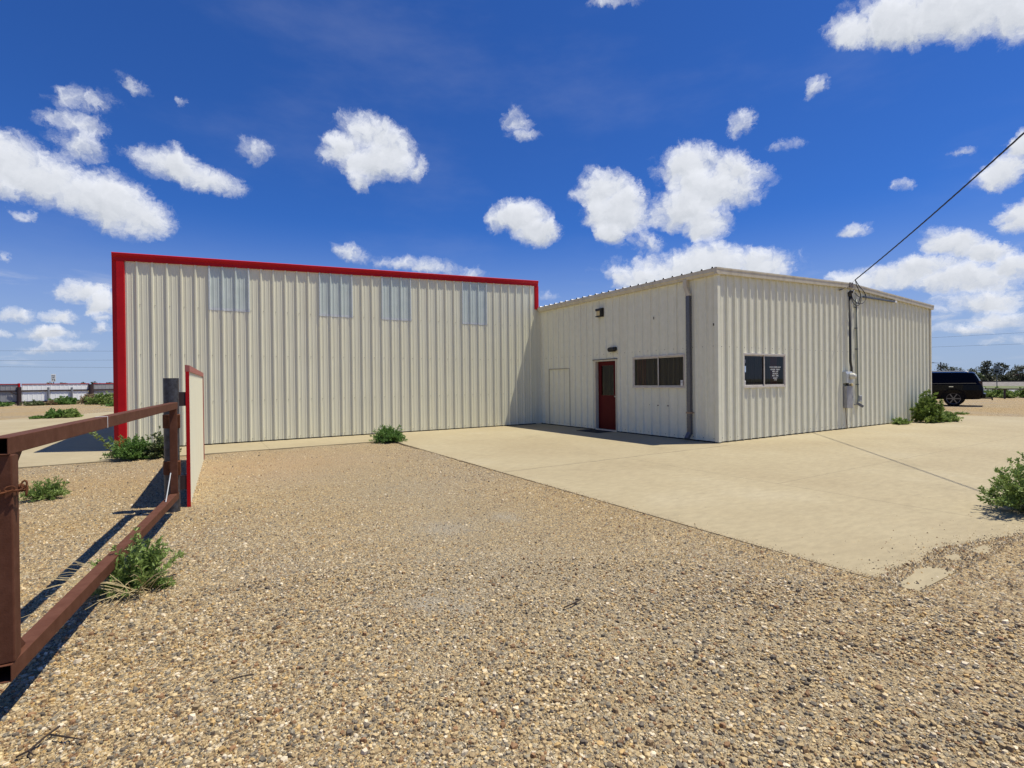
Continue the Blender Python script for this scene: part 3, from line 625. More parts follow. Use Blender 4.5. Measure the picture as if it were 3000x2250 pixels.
    g = MB(); g.quad((xd+.02, gy0, gz0), (xd+.02, gy1, gz0), (xd+.02, gy1, gz1), (xd+.02, gy0, gz1)); g.build('pane', M['glass'], door)
    g = MB(); g.box((xd+.09, gy0-.1, gz0-.2), (xd+.1, gy1+.1, gz1+.1)); g.build('blind', mat('dark_blind', (.02, .012, .012), .9), door)
    k = MB(); k.tube([(xd, 11.60, 1.07), (xd-.05, 11.60, 1.07), (xd-.06, 11.60, 1.07), (xd-.085, 11.60, 1.07)], [.014, .014, .03, .022], 12); k.build('knob', M['chrome'], door, smooth=True)
    s = MB(); s.box((CX-.02, 11.52, .005), (CX+.13, 12.48, .045)); s.build('door_sill', M['alu'], T)
    # sliding windows
    def window(O, D, Nn, s0, s1, z0, z1, mull, redcurtain):
        P = lambda s, q, z: Vector((O[0]+D[0]*s+Nn[0]*q, O[1]+D[1]*s+Nn[1]*q, z))
        def bx(b, sa, sb, qa, qb, za, zb, m=0):
            c = [P(sa,qa,za),P(sb,qa,za),P(sb,qb,za),P(sa,qb,za),P(sa,qa,zb),P(sb,qa,zb),P(sb,qb,zb),P(sa,qb,zb)]
            i = [b.vert(v) for v in c]
            for q in ((0,3,2,1),(4,5,6,7),(0,1,5,4),(1,2,6,5),(2,3,7,6),(3,0,4,7)): b.face([i[k] for k in q], m)
        b = MB(); e = .03
        bx(b, s0-.01, s1+.01, -.03, .046, z1-.028, z1+.012); bx(b, s0-.01, s1+.01, -.03, .05, z0-.012, z0+.03)
        bx(b, s0-.01, s0+e, -.03, .044, z0+.03, z1-.028); bx(b, s1-e, s1+.01, -.03, .044, z0+.03, z1-.028)
        w = b.build('window', M['alu'], T)
        b = MB()                                                              # sashes: outer and inner track
        for (a, c, q) in ((s0+e, mull+.02, -.01), (mull-.02, s1-e, .012)):
            t = .028
            bx(b, a, c, q, q+.016, z1-.058, z1-.03); bx(b, a, c, q, q+.016, z0+.032, z0+.062)
            bx(b, a, a+t, q, q+.016, z0+.062, z1-.058); bx(b, c-t, c, q, q+.016, z0+.062, z1-.058)
        b.build('sash', M['alu'], w)
        for (a, c, q) in ((s0+e+.028, mull-.008, -.004), (mull+.008, s1-e-.028, .018)):
            b = MB(); b.quad(P(a, q, z0+.062), P(c, q, z0+.062), P(c, q, z1-.058), P(a, q, z1-.058)); b.build('pane', M['glass'], w)
        b = MB(); n = int((s1-s0)/.088); rnd = random.Random(int(s0*10))
        for k in range(n):
            a = s0+.04+k*.088
            if a+.08 > s1-.02: break
            tw = rnd.uniform(-.018, .018)
            b.quad(P(a, -.09+tw, z0-.05), P(a+.083, -.09-tw, z0-.05), P(a+.083, -.09-tw, z1+.05), P(a, -.09+tw, z1+.05), 1 if redcurtain(a) else 0)
        b.build('blind', [M['blind'], M['blind_red']], w)
        return w, P
    w1, P1 = window((CX, 0), (0, 1), (-1, 0), 8.95, 10.80, 1.345, 2.215, 9.86, lambda y: y > 10.32)
    def stick(P, w, s, z, ws, hs, m, q):
        b = MB(); b.quad(P(s-ws/2, q, z-hs/2), P(s+ws/2, q, z-hs/2), P(s+ws/2, q, z+hs/2), P(s-ws/2, q, z+hs/2)); b.build('sticker', m, w)
    for z in (1.525, 1.47, 1.425): stick(P1, w1, 9.06, z, .075, .036, M['white'], .022)
    w2, P2 = window((0, CY), (1, 0), (0, -1), 11.80, 13.65, 1.345, 2.205, 12.71, lambda x: x > 13.15)
    for z, hs, ws, m in ((2.01, .085, .085, M['sign_back']), (1.81, .16, .09, M['sticker_blue']), (1.50, .035, .06, M['white']), (1.455, .03, .055, M['white']), (1.405, .035, .06, M['white'])): stick(P2, w2, 11.905, z, ws, hs, m, 0)
    rows = [('HOURS', 0, 0.002, .034, .15), ('MONDAY - FRIDAY', 0, -.062, .036, .43), ('8:00 - 5:00', 0, -.115, .036, .26), ('SATURDAY', 0, -.174, .036, .25), ('8:00 - 12:00', 0, -.228, .036, .28), ('SUNDAY', 0, -.29, .036, .19), ('CLOSED', 0, -.337, .028, .13)]
    text_mesh('lettering', rows, M['white'], w2, (13.205, CY-.019, 1.866), (1, 0, 0), (0, 0, 1), (0, -1, 0))
    for a, c in ((12.946, 13.115), (13.295, 13.465)):
        b = MB(); b.quad(P2(a, .0195, 1.862), P2(c, .0195, 1.862), P2(c, .0195, 1.874), P2(a, .0195, 1.874)); b.build('ruled_line', M['white'], w2)
    # downspout
    b = MB()
    b.box((CX-.14, 8.79, 3.93), (CX-.045, 8.90, 4.11), 0)
    b.bar((CX-.092, 8.845, 3.95), (CX-.075, 8.775, 3.74), .10, .09, 0, (1, 0, 0)); b.box((CX-.125, 8.715, 3.70), (CX-.03, 8.835, 3.755), 0)
    ds = b.build('downspout', M['trim_old'], T)
    b = MB(); n = 92
    for k in range(n):                                                       # crimped dark galvanised length
        z0 = .16+(3.70-.16)*k/n; z1 = .16+(3.70-.16)*(k+1)/n; e = .003 if k % 2 else 0
        b.box((CX-.118+e, 8.722+e, z0), (CX-.035, 8.828-e, z1))
    b.bar((CX-.08, 8.775, .20), (CX-.19, 8.775, .05), .11, .08, 0, (1, 0, .2))
    b.build('pipe', M['galv'], ds)
    b = MB(); b.box((CX-.124, 8.70, .69), (CX-.03, 8.85, .735)); b.box((CX-.036, 8.66, .70), (CX-.03, 8.72, .725)); b.build('strap', mat('rusty_strap', (.45, .36, .25), .7, var=(.2, .1, .05), scale=30), ds)
    # thin flashing left from an old opening, small dents
    b = MB(); b.box((CX-.042, 13.77, 1.972), (CX-.002, 14.95, 1.992)); b.build('flashing_strip', mat('darker_strip', (.36, .32, .23), .7), T)  # strip coloured darker than the wall around it
    for y in (13.77, 14.95):
        b = MB(); b.box((CX-.034, y-.004, .04), (CX-.002, y+.004, 1.972)); b.build('flashing_strip', mat('darker_strip', (.55, .52, .40), .7), T)
    hole = mat('rust_hole', (.06, .045, .035), .9)
    for y, z, w, h in ((9.865, .86, .05, .03), (9.52, .86, .05, .03), (10.17, .87, .03, .012), (9.99, 3.27, .025, .07), (8.06, 2.9, .05, .06)):
        b = MB(); b.box((CX-.036, y-w/2, z-h/2), (CX-.03, y+w/2, z+h/2)); b.build('rust_spot', hole, T)
    # screw rows
    b = MB(); pts = []; phg = CX+.355
    for k in range(-1, 39):
        s = phg+k*RP+.10
        if s < 23.0 and not (11.75 < s < 13.7): pts += [(s, .12)]
        if s < 23.0: pts += [(s, CAM_H+.805)]
        if k % 3 == 0 and s < 22.9:
            for z in (.9, 1.7, 3.1, 3.6): 
                if not (11.75 < s < 13.7 and 1.3 < z < 2.3): pts.append((s-.10, z))
    screws(b, (0, CY), (1, 0), (0, -1), pts, .011, .004)
    pts = []
    for k in range(0, 25):
        s = ph+k*RP+.10
        if s > YB-.3: break
        pts.append((s, CAM_H+.82))
        if not (11.4 < s < 12.6): pts.append((s, .10)); pts.append((s-.09, .10))
        if k % 3 == 1:
            for z in (1.0, 2.0, 2.9, 3.5): 
                if not (8.8 < s < 10.9 and 1.2 < z < 2.3) and not (11.4 < s < 12.6 and z < 2.3): pts.append((s-.10, z))
    screws(b, (CX, 0), (0, 1), (-1, 0), pts, .011, .004)
    tag(b.build('screw', M['screw'], T), kind='stuff')
office()

# ---- things fixed to the office walls
def wall_fittings():
    t = thing('wall_light', 'square dark wall light with a pale amber lens, high on the office wall', 'wall light', (CX, 12.15, 3.6))
    b = MB(); b.box((CX-.03, 12.05, 3.55), (CX-.002, 12.27, 3.82)); b.prism([(-.03, 3.72), (-.155, 3.735), (-.15, 3.80), (-.03, 3.825)], lambda q, a, c: (CX+a, q, c), 12.045, 12.275); b.box((CX-.15, 12.045, 3.545), (CX-.03, 12.275, 3.575)); b.box((CX-.15, 12.045, 3.575), (CX-.03, 12.075, 3.73)); b.build('housing', M['black_metal'], t)
    b = MB(); b.box((CX-.13, 12.08, 3.58), (CX-.03, 12.26, 3.73)); b.build('lens', M['lens_amber'], t, bevel=.01)
    t = thing('wall_light', 'low black oval floodlight just over the red door', 'wall light', (CX, 11.6, 2.5))
    b = MB(); prof = [(0, 2.45), (-.10, 2.435), (-.15, 2.46), (-.16, 2.52), (-.12, 2.565), (0, 2.575)]
    b.prism(prof, lambda q, a, c: (CX+a, q, c), 11.47, 11.76); b.build('housing', M['black_metal'], t, bevel=.03)
    b = MB(); b.box((CX-.13, 11.50, 2.428), (CX-.05, 11.73, 2.438)); b.build('lens', M['glass_dark'], t)
    # door mat
    b = MB(); b.box((10.13, 11.62, .003), (10.74, 12.60, .016)); tag(b.build('door_mat', M['mat_rubber'], bevel=.003), 'black rubber mat lying in front of the red door', 'door mat')
    # power service: mast, meter, breaker box
    t = thing('electric_service', 'grey electric meter over a breaker box with a dark mast, on the gable wall', 'electric meter', (16.9, CY-.06, 1))
    b = MB(); b.tube([(17.02, CY-.10, 4.06), (17.02, CY-.10, 2.08), (17.03, CY-.10, 2.03), (17.10, CY-.09, 1.90), (17.11, CY-.09, 1.86), (17.11, CY-.09, 1.72)], .034, 10); b.build('mast', M['conduit_dark'], t, smooth=True)
    b = MB(); b.tube([(17.02, CY-.10, 4.04), (17.02, CY-.10, 4.14), (17.04, CY-.14, 4.19), (17.06, CY-.19, 4.18)], [.045, .06, .06, .05], 10); b.build('weatherhead', M['conduit_dark'], t, smooth=True)
    b = MB(); b.tube([(17.06, CY-.185, 4.181), (17.065, CY-.20, 4.178)], [.042, .036], 10); b.build('weatherhead_cap', M['white'], t)
    b = MB(); b.prism([(.0, 1.40), (-.13, 1.40), (-.13, 1.68), (-.10, 1.75), (0, 1.75)], lambda q, a, c: (q, CY-.036+a, c), 16.66, 17.05); ms = b.build('meter_box', M['galv_pale'], t, bevel=.008)
    b = MB(); b.tube([(16.90, CY-.166, 1.61), (16.90, CY-.20, 1.61), (16.90, CY-.26, 1.61), (16.90, CY-.30, 1.61), (16.90, CY-.31, 1.61)], [.095, .095, .085, .07, .02], 18); b.build('meter_glass', mat('meter_glass', (.62, .62, .56), .15, 0, .6, (.5, .48, .40), 20), ms, smooth=True)
    b = MB(); b.tube([(16.86, CY-.09, 1.40), (16.86, CY-.09, 1.30)], .04, 10); b.tube([(16.97, CY-.10, 1.345), (16.97, CY-.19, 1.345)], .035, 12, 1); b.build('nipple', [M['conduit_dark'], M['lens_amber']], t)
    b = MB(); b.box((16.71, CY-.145, .64), (17.07, CY-.036, 1.30)); bb = b.build('breaker_box', mat('weathered_grey_box', (.26, .26, .265), .5, .2, .5, (.34, .34, .34), 10), t, bevel=.006)
    b = MB(); b.box((16.70, CY-.152, 1.30), (17.09, CY-.036, 1.312)); b.build('lid', M['galv_pale'], bb)
    b = MB(); b.box((17.045, CY-.155, .95), (17.065, CY-.145, 1.02)); b.build('latch', M['galv_pale'], bb)
    b = MB(); b.tube([(16.80, CY-.06, .64), (16.84, CY-.055, .3), (16.92, CY-.05, .03)], .008, 6); b.build('ground_wire', M['rust_orange'], t, smooth=True)
    t = thing('conduit', 'thin grey-green conduit running down the gable wall right of the meter', 'conduit', (17.6, CY-.06, 1))
    b = MB(); b.tube([(17.48, CY-.07, 4.0), (17.52, CY-.07, 2.6), (17.55, CY-.07, .98), (17.54, CY-.075, .88), (17.45, CY-.10, .76)], .020, 8); b.build('pipe', M['conduit'], t, smooth=True)
    for z in (3.75, 3.1, 2.45, 1.35):
        xc = 17.48+.025*(4-z)
        b = MB(); b.box((xc-.06, CY-.055, z-.012), (xc+.06, CY-.03, z+.012)); b.tube([(xc, CY-.07, z-.02), (xc, CY-.07, z+.02)], .026, 8)
        b.build('clip', M['galv'], t)
    b = MB(); b.bar((17.44, CY-.09, .77), (17.62, CY-.17, .66), .06, .07); b.bar((17.30, CY-.07, .73), (17.46, CY-.09, .74), .03, .03); b.build('junction', M['galv'], t, bevel=.008)
    t = thing('outlet_box', 'small pale outlet box beside the foot of the conduit', 'outlet box', (17.72, CY-.06, .9))
    b = MB(); b.box((17.62, CY-.09, .81), (17.75, CY-.034, 1.0)); bx_ = b.build('box', M['galv_pale'], t, bevel=.006)
    b = MB(); b.box((17.665, CY-.094, .86), (17.705, CY-.090, .95)); b.build('socket', M['black'], bx_)
    b = MB(); b.box((17.60, CY-.10, 1.0), (17.76, CY-.034, 1.012)); b.build('cover', M['white'], bx_)
    t = thing('metal_channel', 'long weathered grey metal bar fixed under the right half of the gable trim', 'metal bar', (19.2, CY-.06, 4.1))
    b = MB(); b.box((17.95, CY-.10, 4.085), (20.05, CY-.036, 4.125)); b.build('bar', M['galv'], t)
    b = MB(); b.box((20.05, CY-.105, 4.075), (20.18, CY-.036, 4.14)); b.build('end_cap', M['white'], t)
    # overhead service cable
    t = thing('service_cable', 'black twisted overhead cable coming down to loops at the office gable', 'power cable', (17.2, CY-.1, 4.6))
    end = Vector((17.30, CY-.127, 4.57)); far = Vector((6.6, -3.30, 8.15))
    def main(k, ph):
        pts = []
        for i in range(91):
            s = i/90; p = end.lerp(far, s); p.z -= .26*4*s*(1-s)
            a = 2*math.pi*20*s+ph; p += Vector((.72, -.69, 0)).cross(Vector((0, 0, 1)))*math.cos(a)*.008+Vector((0, 0, 1))*math.sin(a)*.008
            pts.append(p)
        return pts
    b = MB()
    for k in range(3): b.tube(main(k, k*2.09), .0125, 5)
    b.build('span', M['cable'], t, smooth=True)
    loops = [[(17.3,4.57),(17.34,4.46),(17.41,4.34),(17.54,4.19),(17.59,4.01),(17.53,3.86),(17.37,3.78),(17.18,3.81),(17.07,3.92),(17.03,4.05),(17.05,4.16)],
             [(17.3,4.57),(17.54,4.39),(17.79,4.25),(17.91,4.11),(17.87,3.98),(17.67,3.87),(17.39,3.86),(17.2,3.91),(17.09,4.0),(17.06,4.16)],
             [(17.25,4.17),(17.4,4.08),(17.52,4.05),(17.5,3.97),(17.48,3.84)]]
    def spl(P, n=6):
        Q = [P[0]]+P+[P[-1]]; o = []
        for i in range(1, len(Q)-2):
            for j in range(n):
                u = j/n; a, p, q, d = Q[i-1], Q[i], Q[i+1], Q[i+2]
                o.append(tuple(.5*((2*p[c])+(-a[c]+q[c])*u+(2*a[c]-5*p[c]+4*q[c]-d[c])*u*u+(-a[c]+3*p[c]-3*q[c]+d[c])*u**3) for c in range(2)))
        return o+[P[-1]]
    for L_ in loops:
        b = MB(); q = spl(L_); b.tube([(x, CY-.127-.03*math.sin(math.pi*i/len(q)), z) for i, (x, z) in enumerate(q)], .011, 6); b.build('loop', M['cable'], t, smooth=True)
    b = MB(); b.tube([end, (17.05, CY-.12, 4.42), (16.86, CY-.09, 4.31), (16.55, CY-.06, 4.22)], .006, 6); b.build('messenger', M['cable'], t)
    bm_ = mat('bracket', (.16, .13, .115), .7, .3)
    b = MB(); b.box((16.98, CY-.118, 4.32), (17.2, CY-.112, 4.47)); b.build('bracket', bm_, t)
    b = MB(); b.bar((16.5, CY-.06, 4.20), (16.66, CY-.06, 4.24), .03, .03); b.build('anchor', bm_, t)
wall_fittings()

# ------------------------------------------------------------------ rusty gate, post, sheet fence
def sq_tube(b, p0, p1, w, wall=.005, m=0):
    """square tube open at both ends"""
    p0 = Vector(p0); p1 = Vector(p1); d = (p1-p0).normalized(); sd = d.cross(Vector((0, 0, 1)))
    if sd.length < .1: sd = Vector((1, 0, 0))
    sd.normalize(); uu = sd.cross(d)
    ring = lambda p, r: [b.vert(p+sd*x*r+uu*z*r) for x, z in ((-1, -1), (1, -1), (1, 1), (-1, 1))]
    o0, o1, i0, i1 = ring(p0, w/2), ring(p1, w/2), ring(p0, w/2-wall), ring(p1, w/2-wall)
    for j in range(4):
        k = (j+1) % 4
        b.face((o0[j], o0[k], o1[k], o1[j]), m); b.face((i0[k], i0[j], i1[j], i1[k]), m)
        b.face((o0[k], o0[j], i0[j], i0[k]), m); b.face((o1[j], o1[k], i1[k], i1[j]), m)
def gate():
    t = thing('pipe_gate', 'rusty brown square-tube gate standing open across the gravel', 'gate', (-.5, 5.4, 0))
    gx = lambda y: -.195-.1247*(7.5-y)-.042
    w = .08
    b = MB(); sq_tube(b, (gx(3.21), 3.21, 1.286), (gx(7.56), 7.56, 1.309), w); r = b.build('rail', M['rust'], t, recalc=False, bevel=.006)
    b2 = MB(); yy = 4.70; x = gx(yy)+.0415
    b2.box((x-.07, yy-.012, 1.336), (x, yy+.012, 1.3375)); b2.box((x-.0005, yy-.006, 1.255), (x+.001, yy+.008, 1.337)); b2.build('dropping_streak', M['white'], r)  # white streak of bird droppings on the top rail
    b = MB(); sq_tube(b, (gx(3.21), 3.21, .245), (gx(7.56), 7.56, .198), w); b.build('rail', M['rust'], t, recalc=False, bevel=.006)
    b = MB(); y = 3.275; b.box((gx(y)-.052, y-.052, .286), (gx(y)+.04, y+.05, 1.246)); b.build('stile', M['rust'], t, bevel=.006)
    b = MB(); y = 7.51; b.box((gx(y)-.04, y-.04, .24), (gx(y)+.04, y+.04, 1.268)); b.build('stile', M['rust'], t, bevel=.005)
    for z, s in ((1.246, -1), (.286, 1)):
        b = MB(); y = 3.325; b.prism([(0, 0), (.11, 0), (0, s*.11)], lambda q, a, c: (gx(y+a)+q, y+a, z+c), -.012, .012); b.build('gusset', M['rust'], t)
    for z in (1.11, .53):
        b = MB(); c0 = Vector((-.262, 7.72, z))
        b.cyl((c0.x, c0.y, z-.085), .093, .093, .17, 20); b.box((-.245, 7.56, z-.085), (-.168, 7.70, z+.085)); b.build('hinge', M['rust_orange'], t, bevel=.006)
    # post
    t = thing('gate_post', 'thick weathered steel pipe post carrying the rusty gate', 'post', (-.262, 7.72, 0))
    b = MB(); n = 28; rings = []
    for rr, z in ((.083, -.06), (.083, 1.648), (.075, 1.648), (.075, 1.2)): rings.append([b.vert((-.262+rr*math.cos(2*math.pi*k/n), 7.72+rr*math.sin(2*math.pi*k/n), z)) for k in range(n)])
    for A, B in zip(rings, rings[1:]):
        for k in range(n): b.face((A[k], A[(k+1) % n], B[(k+1) % n], B[k]))
    b.face(rings[-1]); b.build('pipe', M['pipe'], t, recalc=False)
    # chain round the near stile
    t = thing('chain', 'rusty chain wrapped round the near end of the gate', 'chain', (gx(3.275), 3.275, 1.05))
    cxx, cyy = gx(3.275), 3.275; n = 18
    path = []
    for k in range(n):
        a = 2*math.pi*k/n; ca, sa = math.cos(a), math.sin(a)
        q = .066/max(abs(ca), abs(sa)); q = min(q, .082)
        path.append(Vector((cxx-.005+ca*q, cyy+sa*q, 1.055+.025*math.sin(a+2.2)+(.012 if k % 2 else 0))))
    path += [Vector((cxx+.075, cyy-.03, 1.10)), Vector((cxx+.082, cyy-.02, 1.068))]
    b = MB()
    for k, p in enumerate(path):
        d = (path[(k+1) % n]-path[k-1]) if k < n else Vector((.1, .3, 1)); d.normalize()
        upv = Vector((0, 0, 1)) if k % 2 else d.cross(Vector((0, 0, 1)))
        if upv.length < .1: upv = Vector((1, 0, 0))
        upv.normalize(); e = upv
        b.tube([p+d*math.cos(2*math.pi*j/12)*.018+e*math.sin(2*math.pi*j/12)*.011 for j in range(12)], .0042, 6, closed=True)
    b.build('links', M['rust_orange'], t, smooth=True)
    b = MB(); b.tube([(-.262, 7.28, .52), (-.30, 6.95, .245)], .006, 6); tag(b.build('metal_rod', M['galv_pale']), 'thin bright metal rod leaning between gate stile and lower rail', 'rod')
    # sheet-metal fence panel
    t = thing('sheet_fence', 'cream ribbed sheet fence panel with red end trim beside the pipe post', 'fence', (0, 10.3, 0))
    A = Vector((-.085, 7.86)); B = Vector((.125, 12.74)); d = (B-A).normalized(); nn = Vector((d.y, -d.x)); L_ = (B-A).length
    b = MB(); ribbed(b, A, d, nn, .02, L_-.02, -.03, lambda s: 1.75, .05, h=.012, minor=.004); b.build('sheet', M['panel_new'], t, recalc=False)
    b = MB(); ribbed(b, A, d, nn, .02, L_-.02, -.03, lambda s: 1.75, .05, h=.012, minor=.004, off=-.016); b.build('back_sheet', M['grey_sheet'], t, recalc=False)
    P = lambda s, q: (A.x+d.x*s+nn.x*q, A.y+d.y*s+nn.y*q)
    b = MB(); b.prism([(.022, 1.735), (.022, 1.815), (-.03, 1.822), (-.03, 1.735)], lambda s, a, c: (*P(s, a), c), -.0, L_); b.build('cap', M['red_faded'], t)
    b = MB(); b.prism([(.016, 0), (-.026, 0), (-.026, .03), (.016, .03)], lambda z, a, c: (*P(c, a), z), -.02, 1.735); b.build('end_trim', M['red'], t)
    b = MB(); b.prism([(.022, 0), (-.05, 0), (-.05, -.03), (.022, -.03)], lambda z, a, c: (*P(L_+c, a), z), -.02, 1.735); b.build('end_trim', M['red_faded'], t)
    for z in (1.38, .30):
        b = MB(); b.box((-.185, 7.87, z-.09), (-.105, 7.97, z+.09)); b.build('bracket', M['brown_pipe'], t)
    for s in (2.2, 4.6):
        b = MB(); b.tube([(*P(s, -.08), -.05), (*P(s, -.08), 1.72)], .03, 10); b.build('support_post', M['brown_pipe'], t)
gate()

# ------------------------------------------------------------------ weeds
def weed(label, loc, rx, ry, h, n_stem, n_leaf, leaf, m, seed, name='weed', cat='weed', group=None, wid=.28, dome=.7, straw=0, stem_r=.0025, lumpy=.22, sprig=.15):
    """stems fan out from one root and fill a lumpy dome; leaves sit along the outer two thirds of every stem and its side shoots"""
    rnd = random.Random(seed); t = thing(name, label, cat, loc, group); O = Vector(loc)
    f = MB(); s = MB(); st = MB()
    lob = [(rnd.uniform(0, 6.28), rnd.uniform(-1, 1)) for _ in range(5)]
    def leafq(p, d, ln, w, tone):
        a = d.cross(Vector((rnd.gauss(0, 1), rnd.gauss(0, 1), rnd.gauss(0, 1))))
        if a.length < 1e-4: return
        a.normalize(); q = p+d*ln; mid = p+d*ln*.45
        f.quad(p, mid+a*w, q, mid-a*w, 0, min(1, max(0, tone)))
    per = max(5, int(n_leaf/n_stem))
    for k in range(n_stem):
        az = rnd.uniform(0, 2*math.pi); ct = rnd.random()**.8; snt = math.sqrt(1-ct*ct)      # direction on the upper half sphere
        env = 1+lumpy*sum(w*math.cos((i+1)*az+p) for i, (p, w) in enumerate(lob))/2
        env *= rnd.uniform(.70, 1.0) if rnd.random() > sprig else rnd.uniform(1.0, 1.28)
        tip = Vector((math.cos(az)*snt*rx*env, math.sin(az)*snt*ry*env, max(.02, h*env*(ct*dome+(1-dome)*ct*ct)+.10*h*rnd.random())))
        base = Vector((rnd.gauss(0, .13)*rx, rnd.gauss(0, .13)*ry, 0)); ctl = base.lerp(tip, .5)+Vector((0, 0, .10*h*snt))
        bez = lambda u: base*(1-u)**2+ctl*2*u*(1-u)+tip*u*u
        s.tube([O+bez(i/4) for i in range(5)], [stem_r*(1-.17*i) for i in range(5)], 3, cap=False)
        tone0 = rnd.gauss(.46, .16)
        side = []
        for _ in range(6):
            u0 = rnd.uniform(.25, .95); ax = (bez(min(1, u0+.05))-bez(u0-.05)).normalized()
            side.append((u0, (ax*.8+Vector((rnd.gauss(0, .7), rnd.gauss(0, .7), rnd.gauss(.2, .5)))).normalized(), rnd.uniform(.12, .30)*min(h, rx)))
        for _ in range(per):
            if rnd.random() < .62:
                u0, dd, ll = rnd.choice(side); p = bez(u0)+dd*ll*rnd.random(); axis = dd
            else:
                u = .22+.78*rnd.random()**.75; p = bez(u); axis = (bez(min(1, u+.05))-bez(u-.05)).normalized()
            if p.z < .004: p.z = .004+rnd.random()*.03
            dr = (axis*.8+Vector((rnd.gauss(0, .7), rnd.gauss(0, .7), rnd.gauss(.2, .6)))).normalized(); ln = leaf*rnd.uniform(.6, 1.3)
            leafq(O+p, dr, ln, ln*wid*rnd.uniform(.4, .65), tone0+rnd.gauss(0, .15))
        for _ in range(5): leafq(O+tip, Vector((rnd.gauss(0, .5), rnd.gauss(0, .5), rnd.uniform(.2, 1))).normalized(), leaf*rnd.uniform(.6, 1.1), leaf*wid*.5, tone0+.22)
    for k in range(straw):
        az = rnd.uniform(math.pi*.80, math.pi*1.75); L_ = rnd.uniform(.30, .75)
        p0 = O+Vector((rnd.gauss(0, .06), rnd.gauss(-.12, .06), .01)); p2 = p0+Vector((math.cos(az)*L_, math.sin(az)*L_*.75, rnd.uniform(.03, .30))); p1 = p0.lerp(p2, .5)+Vector((0, 0, rnd.uniform(.04, .16)))
        st.tube([p0*(1-u)**2+p1*2*u*(1-u)+p2*u*u for u in (0, .25, .5, .75, 1)], [.0026, .0024, .002, .0016, .001], 3, cap=False)
    f.build('foliage', M[m], t, tone=True, recalc=False)
    s.build('stem', M['stem'], t, recalc=False)
    if straw: st.build('dry_stalk', M['straw'], t, recalc=False)
    return t

weed('bushy weed with dry straw growing through the lower rail of the gate', (-.40, 4.90, -.02), .29, .27, .36, 52, 4600, .042, 'weed', 11, straw=44, wid=.30, dome=.75, sprig=.25)
weed('big dense dark green weed at the foot of the red corner trim', (-1.15, 13.62, -.01), .50, .45, .48, 120, 15000, .05, 'weed_dark', 12, wid=.30, sprig=.05)
weed('lighter olive weed right behind the pipe post', (-.66, 13.50, -.01), .32, .28, .58, 44, 2600, .06, 'weed_olive', 13, wid=.5, dome=.45)
def frond():
    t = thing('weed', 'single bright leafy shoot arching left over the dark weed', 'weed', (-1.48, 13.25, 0)); f = MB(); s = MB(); rnd = random.Random(5)
    P = [Vector((-1.45, 13.25, .05)), Vector((-1.52, 13.2, .32)), Vector((-1.64, 13.15, .50)), Vector((-1.79, 13.1, .66))]
    s.tube(P, [.008, .007, .005, .002], 5)
    for k in range(90):
        u = rnd.random()*2.99; i = int(u); p = P[i].lerp(P[i+1], u-i)
        if p.z < .25: continue
        d = Vector((rnd.gauss(0, 1), rnd.gauss(0, .6), rnd.uniform(-.3, 1))).normalized(); a = d.cross(Vector((rnd.gauss(0, 1), 1, rnd.gauss(0, 1)))).normalized(); ln = rnd.uniform(.05, .085)
        f.quad(p, p+d*ln*.5+a*.013, p+d*ln, p+d*ln*.5-a*.013, 0, rnd.uniform(.6, 1))
    f.build('foliage', M['weed_yellow'], t, tone=True, recalc=False); s.build('stem', M['stem'], t)
frond()
weed('small round weed alone on the gravel behind the gate', (-1.83, 9.65, -.02), .31, .28, .23, 70, 4200, .040, 'weed', 14, wid=.26, dome=.8)
weed('round green weed against the warehouse wall at the pavement corner', (4.38, 13.35, -.01), .50, .44, .38, 120, 14000, .05, 'weed_dark', 15, wid=.28, dome=.85, lumpy=.12, sprig=.04)
weed('dense low weed at the edge of the drive, dark half', (-5.98, 33.9, 0), .40, .5, .36, 80, 5200, .10, 'weed_dark', 16, wid=.5, dome=.9)
weed('dense low weed at the edge of the drive, paler half', (-5.38, 33.9, 0), .42, .5, .36, 70, 4000, .10, 'weed', 17, wid=.5, dome=.8, sprig=.3)
weed('flat green patch left of the dense drive weed', (-6.60, 33.75, 0), .32, .3, .11, 40, 1200, .09, 'weed_dark', 18, wid=.5)
weed('tall bright green shrub at the far corner of the office', (21.42, 7.45, 0), .46, .40, .90, 130, 15000, .085, 'weed_yellow', 19, wid=.42, dome=.55, sprig=.2)
weed('low spreading weed right of the corner shrub', (22.25, 7.38, 0), .52, .45, .36, 90, 6500, .08, 'weed', 20, wid=.45, dome=.9)
weed('small tuft at the base of the gable wall', (19.85, 7.70, 0), .34, .24, .19, 40, 1800, .06, 'weed', 21, wid=.45)
weed('leafy weed on the concrete cut by the right picture edge', (8.05, 1.88, 0), .48, .44, .60, 80, 8500, .042, 'weed', 22, wid=.42, stem_r=.004, dome=.8, sprig=.25)
weed('tiny weed on the gravel beyond the far edge of the pavement', (27.3, 8.35, -.02), .34, .22, .07, 20, 400, .06, 'weed', 23, wid=.5)

